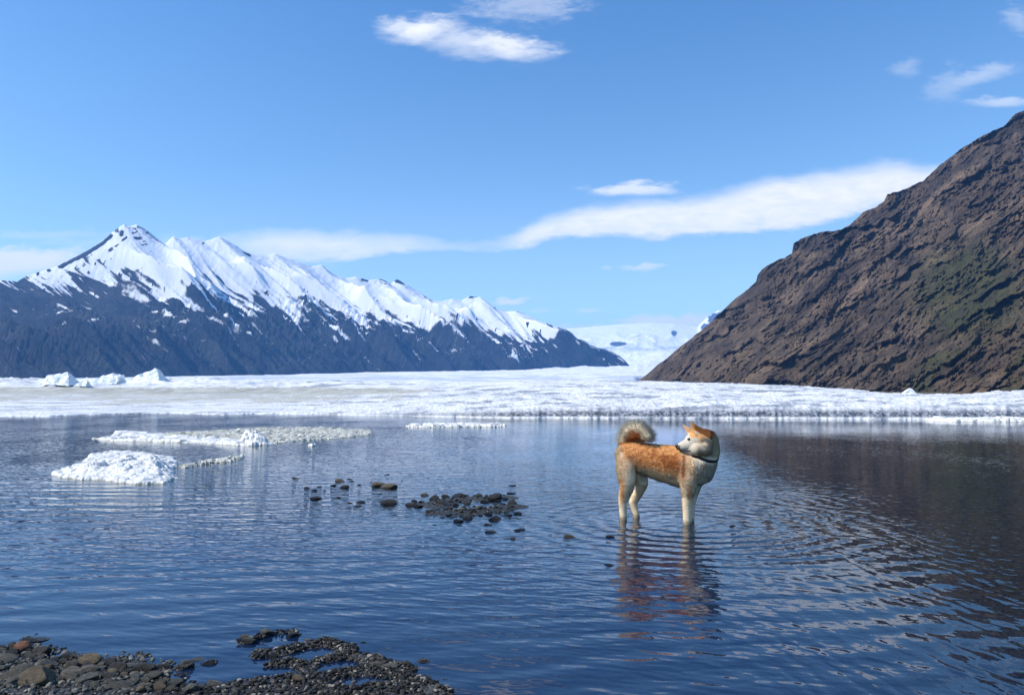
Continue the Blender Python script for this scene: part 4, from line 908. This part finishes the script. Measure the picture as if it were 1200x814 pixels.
    # --- coat: position along the body (zoomed photo coordinates give a convenient side-on body map)
    def bodymap(p):
        d = p[:, 1]; u = p[:, 0] / d; v = (p[:, 2] - CAM_H) / d
        s_, c_ = math.sin(PITCH), math.cos(PITCH)
        f = c_ + v * s_; Y = (v * c_ - s_) / f; X = u / f
        return ((600 + X * F) - 660) * 5, ((407 - Y * F) - 470) * 5
    ORG = np.array((0.68, 0.33, 0.125)); DORG = np.array((0.38, 0.125, 0.035)); CRM = np.array((0.86, 0.68, 0.47)); PALE = np.array((0.84, 0.73, 0.59)); GRY = np.array((0.36, 0.31, 0.26)); BLK = np.array((0.03, 0.024, 0.02))
    def lerp(a, b, k): return a + (b - a) * k[:, None]
    def coat(p):
        zx, zy = bodymap(p); nn = fbm(zx / 26, zy / 26, 4, 700); nf = fbm(zx / 9, zy / 16, 3, 705)
        back = np.interp(zx, [300, 350, 450, 550, 650, 780], [235, 235, 225, 240, 250, 265]); bel = np.interp(zx, [300, 420, 460, 520, 600, 690, 760, 900], [520, 470, 440, 450, 480, 505, 520, 500])
        q = (zy - back) / (bel - back)
        c = np.repeat(ORG[None], len(p), 0)
        c = lerp(c, DORG, sstep(nn + 0.8 * np.exp(-((zx - 640) / 60) ** 2 - ((q - 0.45) / .18) ** 2) + 0.4 * np.exp(-((zx - 520) / 70) ** 2 - ((q - .3) / .2) ** 2), 0.12, 0.5) * 0.85)
        c = lerp(c, CRM, sstep(q + 0.18 * nn, 0.58, 0.90))                                   # belly
        c = lerp(c, CRM, sstep(zx + 20 * nn, 368, 330) * sstep(zy, 235, 275) * 0.9)           # rump fringe
        c = lerp(c, CRM, sstep(zx + 40 * nn, 460, 400) * sstep(zy, 300, 380) * 0.55)          # thigh
        leg = sstep(zy, 480, 540); c = lerp(c, CRM, leg * (1 - 0.0))
        # orange running down the back of the near hind leg and the front of the foreleg
        c = lerp(c, ORG, sstep(np.abs(zx - 345 + 18 * nn), 22, 8) * sstep(zy, 430, 480) * sstep(zy, 640, 560) * (p[:, 1] < 6.09) * 0.85)
        c = lerp(c, ORG, sstep(np.abs(zx - 745 + 14 * nn), 24, 10) * sstep(zy, 440, 470) * sstep(zy, 640, 540) * 0.75)
        # shoulder: cream with one dark red stripe
        sh_ = sstep(zx + 14 * nn, 682, 700) * (zy > 255); c = lerp(c, lerp(np.repeat(CRM[None], len(p), 0), ORG, np.full(len(p), 0.38)), sh_ * sstep(zx, 800, 760) * (1 - leg) * 0.9)
        c = lerp(c, DORG, sstep(np.abs(zx - 708 + 8 * nf), 14, 6) * sstep(zy, 300, 320) * sstep(zy, 470, 430) * 0.9)
        ch = sstep(zx + 16 * nn, 752, 785) * sstep(zy, 320, 345); c = lerp(c, PALE, ch); c = lerp(c, BLK, ch * sstep(nf, 0.0, 0.2) * np.exp(-((zx - 815) / 38) ** 2 - ((zy - 395) / 38) ** 2) * 0.9)
        # head and neck
        hd = near_head(p) & (zy < 345)
        hc = lerp(np.repeat(PALE[None], len(p), 0) * 0.72, CRM * 0.8, sstep(zx, 745, 800)); hc = lerp(hc, GRY * 1.3, sstep(nn, -0.05, 0.3) * sstep(zx, 760, 790) * 0.8)
        hc = lerp(hc, ORG, sstep(zy + 10 * nn, 220, 204) * sstep(zx, 732, 748))                # forehead and crown
        hc = lerp(hc, ORG, sstep(-((zx - 835) * 0.6) + (250 - zy) + 24 * nn, 20, 60) * 0.9 * sstep(zx, 785, 805))
        hc = lerp(hc, CRM, sstep(zx + 8 * nn, 868, 892) * 0.9)
        hc = lerp(hc, CRM, sstep(np.abs(zy - 190 - (zx - 790) * .6), 9, 2) * (zx > 760) * (zx < 800) * 0.8)
        ear = ((zx > 742) & (zx < 868) & (zy < 130 + np.abs(zx - 750) * .62 + 22)); hc = lerp(hc, DORG * 0.55, ear * 0.92 * (p[:, 1] < 5.9))
        hc = lerp(hc, PALE, np.exp(-((zx - 742) / 16) ** 2 - ((zy - 236) / 9) ** 2) * 0.9)
        hc = lerp(hc, ORG * 0.8, ((zx < 770) & (zy < 185)) * 0.7)
        hc = lerp(hc, BLK, sstep(zx, 692, 680) * sstep(zy, 252, 262) * 0.9)
        hc = lerp(hc, BLK * 1.6, sstep(zy, 283, 288) * sstep(zy, 300, 293) * sstep(zx, 752, 740) * 0.85)
        c[hd] = hc[hd]
        # tail
        tl = (zx < 545) & (zy < np.interp(zx, [300, 350, 420, 540], [262, 236, 226, 238]) - 4)
        rr = np.hypot((zx - 415) / 1.1, zy - 215); tc = lerp(np.repeat((CRM * 1.08)[None], len(p), 0), DORG, sstep(rr + 8 * nn, 46, 24)); c[tl] = tc[tl]
        dk = (zx > 455) & (zx < 505) & (zy > 395) & (zy < 470); c = lerp(c, GRY, dk * 0.5)
        c = c * (1 - 0.5 * sstep(p[:, 2], 0.035, 0.012))[:, None]
        return np.clip(c * 1.0, 0.01, 0.9), hd, tl, zx, zy
    c, *_ = coat(co); cattr(body, 'col', c)
    body.polygons.foreach_set('use_smooth', np.ones(len(body.polygons), bool))
    ctr = np.array([DOG.x, DOG.y, 0.0])
    root = obj('dog', None, label='tan and cream curly-tailed dog with black collar standing in the shallow water looking back', cat='dog', loc=tuple(ctr))
    bvh = BVHTree.FromObject(obj('tmp2', body), bpy.context.evaluated_depsgraph_get()) if False else BVHTree.FromPolygons([tuple(v) for v in co], [tuple(p.vertices) for p in body.polygons])
    # --- collar: a band laid round the neck
    CC = np.array(DP(838, 318, -0.01)); ax = Vector((0.20, -0.42, 0.88)).normalized()
    e1 = ax.orthogonal().normalized(); e2 = ax.cross(e1); ring = []
    nseg = 72
    for i in range(nseg):
        a = 2 * math.pi * i / nseg; d = e1 * math.cos(a) + e2 * math.sin(a)
        hit = bvh.ray_cast(Vector(CC) + d * 0.22, -d, 0.22); r = (Vector(hit[0]) - Vector(CC)).length if hit[0] else 0.085
        ring.append(r)
    ring = np.array(ring)
    for _ in range(6): ring = 0.5 * ring + 0.25 * np.roll(ring, 1) + 0.25 * np.roll(ring, -1)
    ring = np.minimum(ring, 0.115)
    bv, bf = [], []
    for i in range(nseg):
        a = 2 * math.pi * i / nseg; d = e1 * math.cos(a) + e2 * math.sin(a)
        for (h, rr) in ((-0.011, 0.001), (-0.011, 0.008), (0.011, 0.008), (0.011, 0.001)):
            bv.append(Vector(CC) + d * (ring[i] + rr) + ax * h - Vector(ctr))
    for i in range(nseg):
        j = (i + 1) % nseg
        for q in range(4): bf.append((i * 4 + q, i * 4 + (q + 1) % 4, j * 4 + (q + 1) % 4, j * 4 + q))
    cm = mesh_np('collar', np.array([v[:] for v in bv]), np.array(bf)); col_o = obj('collar', cm, M['black'], root)
    # buckle ring hanging under the collar on the near side
    best = min(range(nseg), key=lambda i: ((e1 * math.cos(2 * math.pi * i / nseg) + e2 * math.sin(2 * math.pi * i / nseg)) - Vector((-0.25, -0.95, 0))).length)
    a = 2 * math.pi * best / nseg; d = e1 * math.cos(a) + e2 * math.sin(a); bc = Vector(CC) + d * (ring[best] + 0.012) - ax * 0.016 - Vector(ctr)
    tv, tf = [], []
    for i in range(20):
        for j in range(8):
            A = 2 * math.pi * i / 20; B = 2 * math.pi * j / 8; rr = 0.010 + 0.0018 * math.cos(B)
            tv.append((bc.x + rr * math.cos(A), bc.y + 0.0018 * math.sin(B), bc.z + rr * math.sin(A)))
            tf.append((i * 8 + j, ((i + 1) % 20) * 8 + j, ((i + 1) % 20) * 8 + (j + 1) % 8, i * 8 + (j + 1) % 8))
    rg = obj('collar_ring', mesh_np('collar_ring', np.array(tv), np.array(tf)), M['metal'], col_o)
    # --- fur
    body.calc_loop_triangles(); nt_ = len(body.loop_triangles); ti = np.empty(nt_ * 3, np.int32); body.loop_triangles.foreach_get('vertices', ti); ti = ti.reshape(-1, 3)
    A, B, C = co[ti[:, 0]], co[ti[:, 1]], co[ti[:, 2]]; ar = np.linalg.norm(np.cross(B - A, C - A), axis=1); N = 110000
    pick = RNG.choice(nt_, N, p=ar / ar.sum()); r1 = np.sqrt(RNG.random(N)); r2 = RNG.random(N)
    P = A[pick] * (1 - r1)[:, None] + B[pick] * (r1 * (1 - r2))[:, None] + C[pick] * (r1 * r2)[:, None]
    vn = np.empty(n * 3, np.float32); body.vertices.foreach_get('normal', vn); vn = vn.reshape(-1, 3)
    Nn = vn[ti[pick, 0]]
    cc, hd, tl, zx, zy = coat(P)
    L = np.full(N, 0.014); L[zy > 470] = 0.010; L[zy > 560] = 0.006; L[(zx > 760) & (zy > 255) & (zy < 460)] = 0.017; L[(zx > 860) & (zy < 460)] = 0.017
    L[hd & (zx < 790)] = 0.006; L[hd & (zx < 730)] = 0.003; L[hd & (zx < 860) & (zy < 215)] = 0.006; L[tl] = 0.044; L[(zx < 350) & (zy > 240) & (zy < 470)] = 0.018
    L[hd & (zx > 775) & (zy > 255)] = 0.013
    clump = (fbm(zx / 13, zy / 13, 3, 720) + 0.5 * fbm(zx / 5, zy / 5, 2, 721)) * np.where(tl, 0.7, 1.0); wt_ = sstep(np.hypot((zx - 415) / 1.1, zy - 215), 34, 58)[:, None]; cc = np.where(tl[:, None], cc * (1 - wt_) + np.array((0.90, 0.80, 0.64)) * wt_, cc)
    L *= RNG.uniform(0.6, 1.3, N) * (1.1 + 0.45 * clump); cc = np.clip(cc * (1 + 0.28 * clump)[:, None], 0.01, 0.9)
    flow = np.zeros((N, 3)); flow[:] = (-0.9, 0.3, -0.35); flow[zy > 480] = (-0.15, 0, -1); flow[(zx > 760) & (zy > 300)] = (-0.1, 0, -1); flow[hd] = (0.8, 0.1, -0.3)
    tcx = np.array(DP(415, 218, -.02)); rad = P - tcx; rad /= np.linalg.norm(rad, axis=1)[:, None]; flow[tl] = rad[tl] * 1.0
    flow += RNG.normal(size=(N, 3)) * 0.22
    Dr = Nn * np.where(tl, 0.60, 0.30)[:, None] + flow * 0.75; Dr /= np.linalg.norm(Dr, axis=1)[:, None]
    keep = np.ones(N, bool)
    hh = (P - CC) @ np.array(ax[:]); rd = np.linalg.norm(P - CC, axis=1); keep &= ~((np.abs(hh - 0.006) < 0.02) & (rd < 0.16) & (zx > 740))
    keep &= P[:, 2] > 0.004
    keep &= ~(tl & (RNG.random(N) < 0.45))
    ex = np.array(DP(738, 222, -.105)); keep &= ~((np.hypot(zx - 738, zy - 222) < 9)); keep &= ~((zx < 682) & (zx > 650) & hd)
    P, Nn, cc, L, Dr, tlk = P[keep], Nn[keep], cc[keep], L[keep], Dr[keep], tl[keep]; N = len(P)
    side = np.cross(Dr, P - np.array([0, 0, CAM_H])); side += RNG.normal(size=(N, 3)) * 0.4 * np.linalg.norm(side, axis=1)[:, None]
    side /= np.linalg.norm(side, axis=1)[:, None]; wd = RNG.uniform(0.0008, 0.0016, N)[:, None] * np.where(tlk, 0.7, 1.0)[:, None]
    R0 = P - Nn * 0.002; mid = R0 + Dr * (L * 0.55)[:, None]; tip = R0 + Dr * L[:, None] + np.array([0, 0, -1]) * (L * 0.15)[:, None] * (~tlk)[:, None]
    VV = np.stack([R0 - side * wd, R0 + side * wd, mid + side * wd * .8, mid - side * wd * .8, tip], 1).reshape(-1, 3) - ctr
    b = np.arange(N)[:, None] * 5
    T3 = np.concatenate([b + np.array([0, 1, 2]), b + np.array([0, 2, 3]), b + np.array([3, 2, 4])])
    fm = mesh_np('fur', VV, T3)
    jit = RNG.uniform(0.78, 1.2, (N, 1)); tipc = cc * jit
    tipc5 = np.repeat(tipc, 5, 0).reshape(N, 5, 3); tipc5[:, 4] = tipc5[:, 4] * 0.5 + 0.5 * np.minimum(tipc5[:, 4] * 1.25 + 0.03, 0.85)
    cattr(fm, 'col', tipc5.reshape(-1, 3))
    sn = Nn * 0.75 + Dr * 0.25 + RNG.normal(size=(N, 3)) * 0.16; sn /= np.linalg.norm(sn, axis=1)[:, None]; vattr(fm, 'nrm', np.repeat(sn, 5, 0))
    recenter(body, ctr)
    bo = obj('body', body, M['coat'], root); obj('fur', fm, M['fur'], root)
    # --- features
    def blob(name, c, rx, ry, rz, mat):
        V_ = IV * np.array([rx, ry, rz]) + np.array(c) - ctr; return obj(name, mesh_np(name, V_, IF), mat, root)
    blob('nose', DP(668, 262, -.100), .017, .017, .0165, M['nose'])
    hit = bvh.ray_cast(Vector((0, 0, CAM_H)), (DP(738, 222, -.1) - Vector((0, 0, CAM_H))).normalized()); e = hit[0]
    blob('eye', Vector(e) + Vector((0, 0.002, 0)), .014, .009, .0095, M['eye'])
    e2_ = DP(728, 218, -.045); blob('eye', e2_, .0085, .008, .007, M['eye'])
    pts = []
    for q in np.linspace(0, 1, 14):
        zx_ = 684 + q * 62; zy_ = 289 + 5 * math.sin(q * 3.1) - 1 * q
        h2 = bvh.ray_cast(Vector((0, 0, CAM_H)), (DP(zx_, zy_, -.08) - Vector((0, 0, CAM_H))).normalized())
        if h2[0]: pts.append(Vector(h2[0]))
    mv, mf = [], []
    for i, p in enumerate(pts):
        w_ = 0.0034 * (1 - 0.5 * i / len(pts))
        for j in range(6):
            a = j * math.pi / 3; mv.append((p.x - ctr[0], p.y + math.cos(a) * w_ - .001 - ctr[1], p.z + math.sin(a) * w_ - ctr[2]))
    for i in range(len(pts) - 1):
        for j in range(6): mf.append((i * 6 + j, i * 6 + (j + 1) % 6, (i + 1) * 6 + (j + 1) % 6, (i + 1) * 6 + j))
    if mf: obj('mouth', mesh_np('mouth', np.array(mv), np.array(mf)), M['lip'], root)
build_dog()

# ================================================================== AIR
def haze():
    bm = bmesh.new(); bmesh.ops.create_cube(bm, size=1, matrix=Matrix.Translation((0, 7700, 495)) @ Matrix.Diagonal((41000, 16200, 1012, 1)))
    me = bpy.data.meshes.new('haze'); bm.to_mesh(me); bm.free()
    m = bpy.data.materials.new('haze'); m.use_nodes = True; t = NT(m.node_tree); t.n.clear(); out = t.node('ShaderNodeOutputMaterial')
    v = t.node('ShaderNodeVolumePrincipled'); v.inputs['Color'].default_value = (0.16, 0.46, 1.0, 1); v.inputs['Density'].default_value = 5.6e-5; v.inputs['Anisotropy'].default_value = 0.2
    t.l.new(v.outputs[0], out.inputs['Volume'])
    obj('haze', me, m, kind='stuff', label='thin blue haze in the air over the lake')
HAZE = True
if HAZE: haze()
